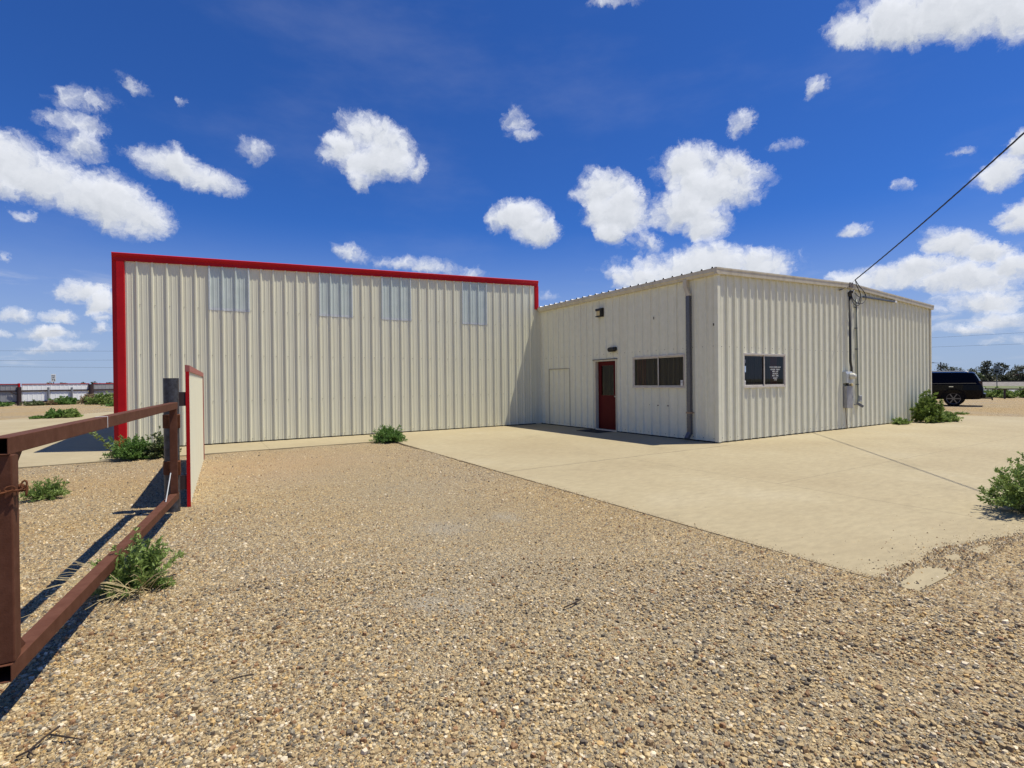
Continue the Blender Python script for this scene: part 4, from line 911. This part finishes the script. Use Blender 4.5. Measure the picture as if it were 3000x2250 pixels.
def twig(label, pts, br, r=.006):
    b = MB(); b.tube([(x, y, gh(x, y)+.012+z) for x, y, z in pts], [r]*len(pts), 6)
    for q in br: b.tube([(x, y, gh(x, y)+.014+z) for x, y, z in q], [r*.8, r*.5][:1]*(len(q)-1)+[r*.4], 6)
    tag(b.build('twig', M['twig'], smooth=True), label, 'twig')
twig('dark forked twig on the gravel in the lower left corner', [(-.66, 2.93, .01), (-.62, 2.955, .012), (-.585, 3.02, .015), (-.545, 3.07, .02)], [[(-.57, 3.03, .012), (-.50, 2.965, .014), (-.44, 2.915, .01)], [(-.625, 2.95, .01), (-.60, 2.905, .01)]], .005)
twig('short dark twig on the gravel near the middle of the picture', [(2.12, 2.79, .008), (2.2, 2.80, .012), (2.30, 2.83, .01)], [[(2.2, 2.80, .01), (2.25, 2.78, .01)]], .005)
twig('thin dark twig left of the middle on the gravel', [(.14, 3.105, .006), (.19, 3.10, .01), (.25, 3.09, .008)], [], .004)

# ------------------------------------------------------------------ far left: fence, gate, sign, shrubs, wires
def far_left():
    def fence(name, label, cat, x0, y0, x1, y1, sheet, posts, brace=False):
        t = thing(name, label, cat, ((x0+x1)/2, (y0+y1)/2, 0)); A = Vector((x0, y0)); B = Vector((x1, y1)); d = (B-A).normalized(); nn = Vector((d.y, -d.x)); L_ = (B-A).length
        P = lambda s, q: (A.x+d.x*s+nn.x*q, A.y+d.y*s+nn.y*q)
        b = MB(); ribbed(b, A, d, nn, 0, L_, .10, lambda s: 1.80, .1, h=.016, minor=0); b.build('sheet', sheet, t, recalc=False)
        b = MB(); b.prism([(.04, 1.80), (.04, 1.86), (-.04, 1.86), (-.04, 1.80)], lambda s, a, c: (*P(s, a), c), 0, L_); b.build('top_trim', M['red'], t)
        for z in (1.24, .28):
            b = MB(); b.prism([(.075, z-.06), (.075, z+.06), (.02, z+.06), (.02, z-.06)], lambda s, a, c: (*P(s, a), c), 0, L_); b.build('rail', M['brown_pipe'], t)
        for s, r, top, m in posts:
            b = MB(); b.tube([(*P(s, .16), -.1), (*P(s, .16), top)], r, 12); b.build('post', M[m], t, smooth=False)
        if brace:
            for z0, z1 in ((1.22, .95), (.30, .05)):
                b = MB(); b.bar((*P(L_-.55, .12), z0), (*P(L_-.12, .12), z1), .06, .06); b.build('brace', M['brown_pipe'], t)
    fence('sheet_fence', 'grey sheet fence left of the white gate, far left', 'fence', -24, 57.8, -13.02, 60.0, M['grey_sheet'], [(3, .08, 1.5, 'brown_pipe'), (7.5, .08, 1.5, 'brown_pipe')], True)
    fence('sheet_gate', 'white ribbed sheet gate with brown rails in the far fence', 'gate', -12.8, 60, -8.45, 61.6, M['white_sheet'], [(1.72, .085, 1.53, 'grey_post'), (3.33, .085, 1.50, 'grey_post')])
    fence('sheet_fence', 'darker grey sheet fence right of the white gate, partly behind the warehouse', 'fence', -8.2, 61.8, 6, 69.5, M['grey_sheet'], [(4, .08, 1.5, 'brown_pipe'), (9, .08, 1.5, 'brown_pipe')])
    for x, y, lab in ((-12.93, 59.85, 'brown pipe post with a red cap left of the white gate'), (-8.33, 61.55, 'thick dark pipe post right of the white gate')):
        t = thing('gate_post', lab, 'post', (x, y, 0))
        b = MB(); b.tube([(x, y, -.1), (x, y, 1.58 if x < -10 else 1.78)], .16 if x < -10 else .2, 14); b.build('pipe', M['brown_pipe'], t)
        if x < -10:
            b = MB(); b.tube([(x, y, 1.58), (x, y, 1.90)], .09, 12); b.build('cap', M['red'], t)
    t = thing('speed_sign', 'white speed limit 75 sign standing beyond the far fence', 'road sign', (-16.05, 90, 0))
    b = MB(); b.box((-16.10, 90.03, -.1), (-16.02, 90.09, 3.2)); b.build('post', M['galv'], t)
    b = MB(); b.box((-16.30, 89.99, 2.23), (-15.82, 90.02, 3.24)); pl = b.build('plate', M['white'], t, bevel=.02)
    text_mesh('lettering', [('SPEED', 0, .30, .14, .36), ('LIMIT', 0, .08, .14, .34), ('75', 0, -.25, .30, .36)], M['ink'], pl, (-16.06, 89.985, 2.735), (1, 0, 0), (0, 0, 1), (0, -1, 0))
    rows = [(-11.7, 58.8, 1.0, .38, 'weed_olive', 'pale low weed in front of the white gate'), (-9.75, 59.4, 1.25, .80, 'weed_dark', 'dark rounded weed before the right end of the white gate'), (-8.1, 59.0, .9, .95, 'dry_weed', 'dry tan weed beside the thick dark post'), (-6.9, 56.8, 1.5, 1.15, 'weed', 'grassy mound of weeds below the right fence'), (-5.3, 56.0, 1.8, 1.50, 'weed', 'tallest weeds of the mound next to the warehouse corner'), (-5.0, 51.0, 1.4, .28, 'weed_dark', 'low green strip in front of the weed mound'), (-14.2, 58.2, 1.5, .42, 'weed_dark', 'dark weed at the foot of the left grey fence'), (-14.6, 53.6, 1.6, .62, 'weed', 'bright weed at the far left picture edge'), (-10.75, 59.3, .5, .38, 'dry_weed', 'small dry weed under the white gate')]
    for k, (x, y, r, h, m, lab) in enumerate(rows): weed(lab, (x, y, -.02), r*.85, r*.5, h*.8, 70, 3200, .16, m, 40+k, wid=.5, stem_r=.008, dome=.8)
    rnd = random.Random(3)
    # shrubs on the skyline
    for k, (px_, w, h) in enumerate(((-36.5, 2.6, 2.5), (-35.2, 1.6, 1.8), (-33.6, 3.2, 2.3), (-29.0, 2.2, 2.2), (-26.7, 2.9, 2.6), (-24.6, 2.4, 2.0), (-23.0, 2.8, 2.4), (-20.6, 2.0, 2.3), (-18.6, 3.2, 2.0), (-14.0, 4.2, 2.3))):
        tree('skyline_shrub', 'dark shrub on the skyline behind the far fence', 'shrub', (px_*1.22, 245, 0), h+.7, w*1.0, 220, .5, 'tree_leaf', 60+k, group='shrubs on the skyline', trunk=.3)
    for k, (za, zb, lab) in enumerate(((7.4, 7.9, 'topmost'), (5.85, 6.35, 'middle'), (4.85, 4.75, 'lowest'))):
        b = MB(); n = 24; P = []
        for i in range(n+1):
            x = -80+100*i/n; P.append((x, 112, za+(x+25.9)/14.06*(zb-za)*.5))
        b.tube(P, .014, 4); tag(b.build('power_line', M['cable']), 'thin power line crossing the sky at far left, the %s of three' % lab, 'power line')

# ------------------------------------------------------------------ trees
def tree(name, label, cat, loc, h, w, n, leaf, m, seed, group=None, trunk=.28, clumps=9, flat=.6, kind=None):
    rnd = random.Random(seed); t = thing(name, label, cat, loc, group); f = MB(); s = MB(); L0 = Vector(loc)
    th = h*trunk; r0 = max(.05, h*.022)
    s.tube([L0+Vector((0, 0, -.1)), L0+Vector((rnd.gauss(0, .05)*w, rnd.gauss(0, .05)*w, th)), L0+Vector((rnd.gauss(0, .08)*w, 0, h*.75))], [r0, r0*.8, r0*.25], 6)
    cl = []
    for k in range(clumps):
        a = rnd.uniform(0, 2*math.pi); q = math.sqrt(rnd.random())*.42*w; z = th+(h-th)*rnd.uniform(.12, .92)
        q *= 1-.5*((z-th)/(h-th))**2
        c = Vector((math.cos(a)*q, math.sin(a)*q, z)); R_ = w*rnd.uniform(.13, .24)
        cl.append((c, R_, rnd.gauss(.45, .2)))
        s.tube([L0+Vector((0, 0, th*.8+rnd.random()*th*.3)), L0+c*.6+Vector((0, 0, th*.3)), L0+c], [r0*.5, r0*.3, r0*.1], 4)
    for _ in range(n):
        c, R_, tn = rnd.choice(cl); v = Vector((rnd.gauss(0, 1), rnd.gauss(0, 1), rnd.gauss(0, 1))).normalized()*R_*rnd.random()**.4
        p = L0+c+Vector((v.x, v.y, v.z*flat*min(1.4, h/w+.3)))
        if p.z < .1: continue
        d = Vector((rnd.gauss(0, 1), rnd.gauss(0, 1), rnd.gauss(.2, .7))).normalized(); a = d.cross(Vector((rnd.gauss(0, 1), rnd.gauss(0, 1), 1))).normalized(); ln = leaf*rnd.uniform(.5, 1.2)
        f.quad(p, p+d*ln*.5+a*ln*.35, p+d*ln, p+d*ln*.5-a*ln*.35, 0, min(1, max(0, tn+rnd.gauss(0, .15))))
    f.build('crown', M[m], t, tone=True, recalc=False); s.build('trunk', M['bark'], t, recalc=False)
    return t
far_left()

def far_right():
    G = 'trees beyond the railway'
    X = 150
    for k, (y, h, w, m, n, lab) in enumerate((
        (52.6, 2.9, 4.5, 'tree_green', 500, 'low bushy tree at the corner of the office behind the car roof'),
        (49.9, 4.7, 3.0, 'tree_leaf', 520, 'dark tree behind the utility pole'),
        (48.1, 4.0, 3.0, 'tree_leaf', 380, 'loose grey-green tree right of the utility pole'),
        (45.3, 4.1, 4.6, 'tree_leaf', 620, 'broad flat-topped tree behind the rear of the car'),
        (42.9, 3.7, 3.4, 'tree_leaf', 460, 'medium grey-green tree between the flat-topped and the tallest'),
        (41.5, 5.3, 2.7, 'tree_leaf', 520, 'tallest and narrowest tree of the far row'),
        (39.7, 4.8, 3.2, 'tree_dark', 620, 'tall dark tree directly behind the small square sign'),
        (38.1, 3.2, 2.8, 'tree_dark', 500, 'low dark tree right of the square sign'),
        (35.6, 3.9, 4.6, 'tree_leaf', 650, 'wide tree at the right picture edge'))):
        tree('tree', lab, 'tree', (X+((k*37) % 5), y, 0), h*.95, w*1.15, int(n*1.5), .36, m, 80+k, clumps=16, trunk=.2)
    for k, y in enumerate((43.6, 41.6, 39.4, 37.4, 35.0, 33.2)):
        tree('shrub', 'low dark undergrowth shrub under the far trees behind the railway', 'shrub', (142, y*.945, 0), 2.0 if k % 2 else 2.3, 3.6, 700, .36, ('tree_dark', 'tree_green')[k == 0], 100+k, group='undergrowth below the far trees', clumps=12, trunk=.08)
    # barn roof at the right edge
    t = thing('far_shed', 'rust-brown shed roof showing among trees at the right picture edge', 'shed', (150, 36.3, 0))
    b = MB(); b.box((146.2, 32, 0), (149, 38.1, 1.75)); b.build('wall', M['bark'], t)
    b = MB(); b.prism([(31.7, 1.75), (38.4, 1.75), (35, 2.05)], lambda q, a, c: (q, a, c), 145.9, 149.3); b.build('roof', mat('rusty_roof', (.22, .10, .06), .8), t)
    t = thing('utility_pole', 'dark utility pole with a small lamp arm above the car', 'utility pole', (130, 43.2, 0))
    b = MB(); b.tube([(130, 43.2, -.1), (130, 43.2, 4.6)], [.13, .10], 8); b.build('pole', M['bark'], t)
    b = MB(); b.bar((130, 43.2, 4.35), (129.6, 44.3, 4.5), .07, .07); b.box((129.4, 44.2, 4.42), (129.8, 44.7, 4.56)); b.build('lamp_arm', M['galv'], t)
    t = thing('trackside_sign', 'small grey sign seen from behind on a post beside the railway', 'sign', (90, 23.94, 0))
    b = MB(); b.box((90.02, 23.90, -.1), (90.08, 23.98, 2.4)); b.build('post', M['galv'], t)
    b = MB(); b.box((89.98, 23.62, 1.95), (90.02, 24.26, 2.40)); b.build('plate', M['sign_back'], t)
    b = MB(); b.box((89.96, 23.74, 2.03), (89.98, 24.14, 2.32)); b.build('bracing', M['dark'], t)
    b = MB(); b.box((89.98, 23.66, 2.5), (90.02, 24.2, 2.9)); b.build('plate', M['sign_back'], t)
    # low pipe rail with weeds along it
    t = thing('pipe_rail', 'low dark pipe rail along the edge of the gravel lot', 'fence', (48, 8, 0))
    b = MB(); b.tube([(48, 22, .66), (48, -20, .66)], .045, 8); b.build('rail', M['brown_pipe'], t)
    for y in (18.4, 12.36, 6.3, .3, -5.7):
        b = MB(); b.tube([(48, y, -.1), (48, y, .68)], .06, 8); b.build('post', M['brown_pipe'], t)
    rnd = random.Random(9)
    for k in range(16):
        y = 15.2-k*.62+rnd.uniform(-.2, .2); x = 50.4+rnd.uniform(-.5, .9)
        weed('green weed in the strip along the low pipe rail', (x, y, -.02), .78, .62, (.42+.30*min(1, k/6))*rnd.uniform(.85, 1.2), 44, 1500, .13, rnd.choice(('weed', 'weed_dark', 'weed')), 120+k, group='weeds along the pipe rail', wid=.5, stem_r=.006)
    for k, (z0, z1, lab) in enumerate(((9.76, 9.6, 'upper'), (7.8, 7.5, 'lower'))):
        b = MB(); b.tube([(131, 70, z0+.3), (131, 45, z0), (131, 30, z1), (131, 0, z1-.3)], .016, 4); tag(b.build('power_line', M['cable']), 'thin power line in the sky right of the office, the %s of two' % lab, 'power line')
far_right()

# ------------------------------------------------------------------ the car behind the office
def suv():
    pos = (35.35, 11.14, -.02); rz = R(14.5)
    t = thing('parked_car', 'black full-size SUV parked on the gravel behind the office', 'car', pos)
    Mx = Matrix.Translation(pos) @ Matrix.Rotation(rz, 4, 'Z')
    # local: +y forward, rear axle at y=0, x across
    def V(x, y, z): return Mx @ Vector((x, y, z))
    yr = -1.17
    st = [  # per ring: 8 points (half width, y, z) from sill to roof centre
        [(.78, yr+.04, .42), (.90, yr, .62), (.93, yr+.01, .86), (.93, yr+.06, 1.16), (.90, yr+.10, 1.22), (.74, yr+.33, 1.73), (.48, yr+.33, 1.78), (0, yr+.33, 1.79)],
        [(.88, yr+.20, .38), (.99, yr+.14, .62), (1.00, yr+.14, .86), (.995, yr+.18, 1.16), (.965, yr+.21, 1.22), (.78, yr+.42, 1.77), (.51, yr+.42, 1.82), (0, yr+.42, 1.83)],
        [(.90, -.4, .37), (1.0, -.4, .60), (1.01, -.4, .86), (1.0, -.4, 1.16), (.97, -.4, 1.22), (.79, -.3, 1.79), (.52, -.3, 1.84), (0, -.3, 1.855)],
        [(.90, 1.5, .36), (1.0, 1.5, .58), (1.01, 1.5, .86), (1.0, 1.5, 1.14), (.97, 1.5, 1.20), (.79, 1.3, 1.81), (.52, 1.3, 1.86), (0, 1.3, 1.875)],
        [(.90, 2.6, .36), (1.0, 2.6, .58), (1.01, 2.6, .86), (1.0, 2.6, 1.12), (.97, 2.6, 1.18), (.78, 2.0, 1.82), (.5, 2.0, 1.87), (0, 2.0, 1.885)],
        [(.90, 2.9, .36), (1.0, 2.9, .58), (1.0, 2.9, .86), (.99, 2.9, 1.10), (.94, 2.9, 1.15), (.80, 2.75, 1.22), (.5, 2.75, 1.24), (0, 2.75, 1.25)],
        [(.88, 3.75, .40), (.97, 3.75, .60), (.98, 3.75, .86), (.95, 3.75, 1.05), (.88, 3.75, 1.09), (.75, 3.7, 1.12), (.45, 3.7, 1.14), (0, 3.7, 1.15)],
        [(.75, 4.05, .42), (.85, 4.07, .60), (.88, 4.07, .86), (.85, 4.0, 1.0), (.80, 3.98, 1.03), (.7, 3.95, 1.05), (.4, 3.95, 1.06), (0, 3.95, 1.06)]]
    b = MB()
    for sx in (-1, 1):
        id_ = [[b.vert(V(sx*w, y, z)) for w, y, z in r] for r in st]
        for A, B in zip(id_, id_[1:]):
            for j in range(7): b.face((A[j], A[j+1], B[j+1], B[j]) if sx < 0 else (A[j+1], A[j], B[j], B[j+1]))
        c0 = b.vert(V(0, st[0][0][1], st[0][0][2])); c1 = b.vert(V(0, st[-1][0][1], st[-1][0][2])); b.face(([c0]+id_[0]) if sx > 0 else ([c0]+id_[0])[::-1]); b.face([c1]+id_[-1])
    body = b.build('body', M['car'], t, bevel=.02); body.modifiers['bevel'].angle_limit = R(25)
    def side(s, y, u, off):  # point on the window band, u=0 belt .. 1 roof edge
        ys = [r[4][1]*(1-u)+r[5][1]*u for r in st]; ws = [r[4][0]*(1-u)+r[5][0]*u for r in st]; zs = [r[4][2]*(1-u)+r[5][2]*u for r in st]
        return V(s*(np.interp(y, ys, ws)+off), y, np.interp(y, ys, zs))
    for s in (-1, 1):
        for y0, y1, y2, y3 in ((-.92, -.10, -.12, -.74), (-.02, .82, .80, -.04), (.92, 2.05, 1.62, .90)):
            b = MB(); n = 6
            for i in range(n):
                f0, f1 = i/n, (i+1)/n
                b.quad(side(s, y0+(y1-y0)*f0, .06, .012), side(s, y0+(y1-y0)*f1, .06, .012), side(s, y3+(y2-y3)*f1, .90, .012), side(s, y3+(y2-y3)*f0, .90, .012))
            b.build('window', M['glass_dark'], t)
        b = MB(); b.tube([side(s, -.9+.3*i, .0, .015) for i in range(11)], .009, 5); b.build('belt_trim', M['black_metal'], t)
        for y in (-.02, 1.0):
            b = MB(); b.bar(V(s*1.02, y+.02, 1.045), V(s*1.02, y+.20, 1.045), .03, .035); b.build('door_handle', M['chrome'], t)
        b = MB()
        for y in (-.07, .87, 1.95): b.bar(V(s*1.006, y, .45), V(s*1.003, y, 1.18), .008, .012)
        b.build('door_seam', M['black'], t)
        b = MB(); b.tube([V(s*.69, -.60, 1.81), V(s*.71, -.40, 1.875), V(s*.71, 1.3, 1.895), V(s*.69, 1.6, 1.84)], .02, 6); b.build('roof_rail', M['chrome'], t)
        b = MB(); b.box((0, 0, 0), (.05, .10, .36), 0, Mx @ Matrix.Translation((s*.90-.025, yr+.06, .98))); b.build('tail_lamp', M['tail'], t)
        b = MB(); b.box((0, 0, 0), (.12, .22, .15), 0, Mx @ Matrix.Translation((s*1.08-.06, 2.15, 1.14))); b.build('mirror', M['car'], t, bevel=.02)
        for yw in (0, 3.02):
            b = MB(); x0 = s*.70; x1 = s*.985; r = .41
            ax = Vector((Mx.to_3x3() @ Vector((s, 0, 0))))
            c0 = V(x0, yw, .41)
            b.tube([c0, c0+ax*.03, c0+ax*.255, c0+ax*.285, c0+ax*.286], [r*.93, r, r, r*.94, r*.72], 28)
            w = b.build('wheel', M['black'], t)
            b = MB()
            for k in range(6):
                a = 2*math.pi*k/6; p0 = V(s*.992, yw, .41); dv = Mx.to_3x3() @ Vector((0, math.cos(a), math.sin(a)))
                b.bar(p0+dv*.03, p0+dv*.28, .05, .03, 0, ax)
            rr = [V(s*.990, yw+.285*math.cos(q), .41+.285*math.sin(q)) for q in [2*math.pi*k/24 for k in range(24)]]
            b.tube(rr, .018, 6, closed=True); b.cyl(V(s*.985, yw, .41), .06, .05, .03, 12, 0, ax)
            b.build('rim', M['alloy'], w)
            b = MB(); arc = [V(s*1.012, yw+.50*math.cos(q), .44+.47*math.sin(q)) for q in [math.pi*k/14 for k in range(15)]]
            b.tube(arc, .03, 6); well_shade = [V(s*1.004, yw+.47*math.cos(q), .44+.44*math.sin(q)) for q in [math.pi*k/14 for k in range(15)]]
            b.poly(well_shade); b.build('wheel_arch', M['black'], t)  # arch lip plus a flat black half-disc painting in the wheel well's shade
    b = MB(); b.quad(V(-.78, yr+.085, 1.26), V(.78, yr+.085, 1.26), V(.68, yr+.30, 1.69), V(-.68, yr+.30, 1.69)); b.build('rear_window', M['glass_dark'], t)
    b = MB(); b.box((0, 0, 0), (1.86, .14, .22), 0, Mx @ Matrix.Translation((-.93, yr-.09, .46))); b.build('bumper', M['car'], t, bevel=.03)
    b = MB(); b.box((0, 0, 0), (1.3, .06, .03), 0, Mx @ Matrix.Translation((-.65, yr+.22, 1.76))); b.build('spoiler', M['car'], t, bevel=.01)
    b = MB(); b.bar(V(0, yr+.1, .42), V(0, yr-.36, .42), .06, .06); b.bar(V(0, yr-.33, .42), V(0, yr-.33, .32), .05, .05, 0, (0, 1, 0)); b.tube([V(0, yr-.30, .44), V(0, yr-.30, .50)], .03, 10); b.build('tow_hitch', M['black_metal'], t)
    b = MB(); b.box((0, 0, 0), (.5, .02, .13), 0, Mx @ Matrix.Translation((-.25, yr-.02, .86))); b.build('number_plate', M['white'], t)
suv()

# ------------------------------------------------------------------ loose stones
def stones():
    rng = np.random.default_rng(4)
    pal = np.array([(.66,.56,.37),(.70,.65,.54),(.56,.42,.22),(.44,.36,.235),(.44,.36,.235),(.36,.295,.20),(.27,.20,.13),(.27,.26,.235),(.38,.36,.31),(.15,.135,.122),(.30,.19,.115),(.78,.74,.66),(.60,.50,.33),(.20,.188,.17),(.66,.58,.42)])
    def in_pave(x, y): return ((x > 4.44) & (y > 1.62)) | ((y > 13.55) & (x < 4.6))
    th = lambda n: rng.uniform(R(-19), R(84), n)
    X, Y = [], []
    def band(d0, d1, dens):
        n = int(dens*(d1*d1-d0*d0)/2*R(103)); a = th(n); d = np.sqrt(rng.uniform(d0*d0, d1*d1, n)); X.append(d*np.sin(a)); Y.append(d*np.cos(a))
    for d0, d1, q in ((1.3, 2.4, 4700), (2.4, 3.2, 4500), (3.2, 4.2, 3600), (4.2, 5.5, 2600), (5.5, 7.5, 1500), (7.5, 10, 750), (10, 14, 300)): band(d0, d1, q)
    x = np.concatenate(X); y = np.concatenate(Y); keep = ~in_pave(x, y)
    x, y = x[keep], y[keep]; z = np.array([gh(a, b) for a, b in zip(x, y)])
    d = np.hypot(x, y); r = np.clip(np.where(d < 2.6, .0068, .0064)*np.exp(rng.normal(0, .48, len(x))), .0026, .021)*np.clip(.9+.035*d, 1, 1.3)
    worn = np.exp(-((x-2.35+.5*np.sin(.9*y))*.72)**2)*.75*np.clip((y-2.2)/1.5, 0, 1)       # packed wheel track beside the slab
    dust = np.max([np.exp(-((x-a)/ra)**2-((y-b_)/rb)**2) for a, b_, ra, rb in DUST], 0)
    k = rng.random(len(x)) > np.maximum(worn*.45, dust*.45); x, y, z, r, worn = x[k], y[k], z[k], (r*(1-.3*worn))[k], worn[k]
    # gravel spilled on the front edge and corner of the slab
    n = 90000; sx = rng.uniform(4.42, 10.5, n); sy = rng.uniform(1.6, 3.0, n)
    wav = .5*np.sin(9.3*sx+.7)+.3*np.sin(21*sx+2)+.2*np.sin(47*sx)
    lim = np.interp(sx, [4.4, 4.55, 4.93, 5.29, 5.82, 6.11, 6.46, 6.76, 7.6, 10.5], [1.93, 1.93, 1.92, 1.90, 1.94, 1.82, 1.79, 1.68, 1.62, 1.60])+wav*.028
    core = sy < lim
    rag = .30*np.sin(7*sx+3*sy+1)+.22*np.sin(17*sx-9*sy+2)+.18*np.sin(31*sx+23*sy)+.12*np.sin(57*sx-41*sy)
    def inside(poly):
        c = np.zeros(n, dtype=bool); m = len(poly)
        for i in range(m):
            (x0, y0), (x1, y1) = poly[i], poly[(i+1) % m]
            jx, jy = sx+rag*.018, sy+rag*.010
            c ^= ((y0 > jy) != (y1 > jy)) & (jx < (x1-x0)*(jy-y0)/(y1-y0+1e-9)+x0)
        return c
    patch = inside([(4.46, 1.75), (4.95, 1.81), (5.09, 1.79), (5.14, 1.55), (4.50, 1.55), (4.42, 1.66)])
    patch2 = inside([(5.90, 1.75), (6.18, 1.74), (6.12, 1.67), (5.87, 1.64), (5.80, 1.69)]) | inside([(5.50, 1.82), (5.68, 1.79), (5.54, 1.70), (5.42, 1.73)])
    pr = np.where(core, np.clip(.45+(lim-sy)/.12, .3, .95), .40*np.exp(-(sy-lim)/.045)+.020*np.exp(-(sy-lim)/.30)*(sx < 7.5))
    pr = np.where(patch | patch2, .02, pr)
    k = rng.random(n) < pr
    x = np.concatenate([x, sx[k]]); y = np.concatenate([y, sy[k]]); z = np.concatenate([z, np.zeros(k.sum())])
    r = np.concatenate([r, np.clip(.0085*np.exp(rng.normal(0, .42, k.sum())), .003, .021)*np.where(core[k], 1, .62)])
    # a thin scatter along the long slab edge
    n = 2600; ex = 4.44+np.abs(rng.normal(0, .035, n))*np.where(rng.random(n) < .12, 4, 1); ey = 1.9+10.6*rng.random(n)**1.6
    x = np.concatenate([x, ex]); y = np.concatenate([y, ey]); z = np.concatenate([z, np.zeros(n)]); r = np.concatenate([r, np.clip(.0045*np.exp(rng.normal(0, .4, n)), .002, .012)])
    far = np.hypot(x, y) > 4.6
    tones = np.array(STONE_TINT)
    def colours(x, y):
        c = pal[rng.integers(0, len(pal), len(x))]*rng.uniform(.78, 1.15, (len(x), 1))*tones
        return np.concatenate([np.clip(c, 0, .85), np.ones((len(x), 1))], 1)
    cos, faces, lens, cols, base = [], [], [], [], 0
    for sel, sides, rings in ((~far, 6, ((1.0, -.25), (.80, .70))), (far, 5, ((1.0, -.15),))):
        px_, py_, pz_, pr_ = x[sel], y[sel], z[sel], r[sel]; n = len(px_)
        ang = np.arange(sides)*2*math.pi/sides; a0 = rng.uniform(0, 2*math.pi, n); asp = rng.uniform(.55, 1., n); hg = pr_*rng.uniform(.55, 1.15, n)
        nv = sides*len(rings)+1; V = np.zeros((n, nv, 3))
        for k, (kk, zf) in enumerate(rings):
            jit = rng.uniform(.72, 1.18, (n, sides)); ca = np.cos(ang)[None]*jit*kk*pr_[:, None]; sa = np.sin(ang)[None]*jit*kk*(pr_*asp)[:, None]; q = slice(k*sides, k*sides+sides)
            V[:, q, 0] = ca*np.cos(a0)[:, None]-sa*np.sin(a0)[:, None]; V[:, q, 1] = ca*np.sin(a0)[:, None]+sa*np.cos(a0)[:, None]
            V[:, q, 2] = hg[:, None]*(zf+rng.uniform(-.2, .2, (n, sides)))
        V[:, -1, 2] = hg*rng.uniform(.85, 1.1, n); V[:, -1, :2] += rng.normal(0, .25, (n, 2))*pr_[:, None]
        V += np.stack([px_, py_, pz_], 1)[:, None, :]
        fl = [[k*sides+j, k*sides+(j+1) % sides, (k+1)*sides+(j+1) % sides, (k+1)*sides+j] for k in range(len(rings)-1) for j in range(sides)]
        L0 = (len(rings)-1)*sides; fl += [[L0+j, L0+(j+1) % sides, nv-1] for j in range(sides)]
        lp = np.array([i for q in fl for i in q]); faces.append((lp[None]+(np.arange(n)*nv)[:, None]+base).ravel()); lens.append(np.tile([len(q) for q in fl], n))
        cos.append(V.reshape(-1, 3)); cols.append(np.repeat(colours(px_, py_), nv, 0)); base += n*nv
    V = np.concatenate(cos); loops = np.concatenate(faces); ls = np.concatenate(lens); start = np.concatenate([[0], np.cumsum(ls)[:-1]])
    me = bpy.data.meshes.new('gravel'); me.vertices.add(len(V)); me.vertices.foreach_set('co', V.ravel().astype('f4'))
    me.loops.add(len(loops)); me.loops.foreach_set('vertex_index', loops.astype('i4')); me.polygons.add(len(ls)); me.polygons.foreach_set('loop_start', start.astype('i4'))
    me.polygons.foreach_set('use_smooth', np.zeros(len(ls), dtype=bool)); me.update(calc_edges=True); me.validate()
    at = me.attributes.new('stone_colour', 'FLOAT_COLOR', 'POINT'); at.data.foreach_set('color', np.concatenate(cols).ravel().astype('f4'))
    me.materials.append(M['stone']); o = bpy.data.objects.new('gravel', me); COL.objects.link(o); tag(o, kind='stuff')
    print('stones', len(x))
stones()
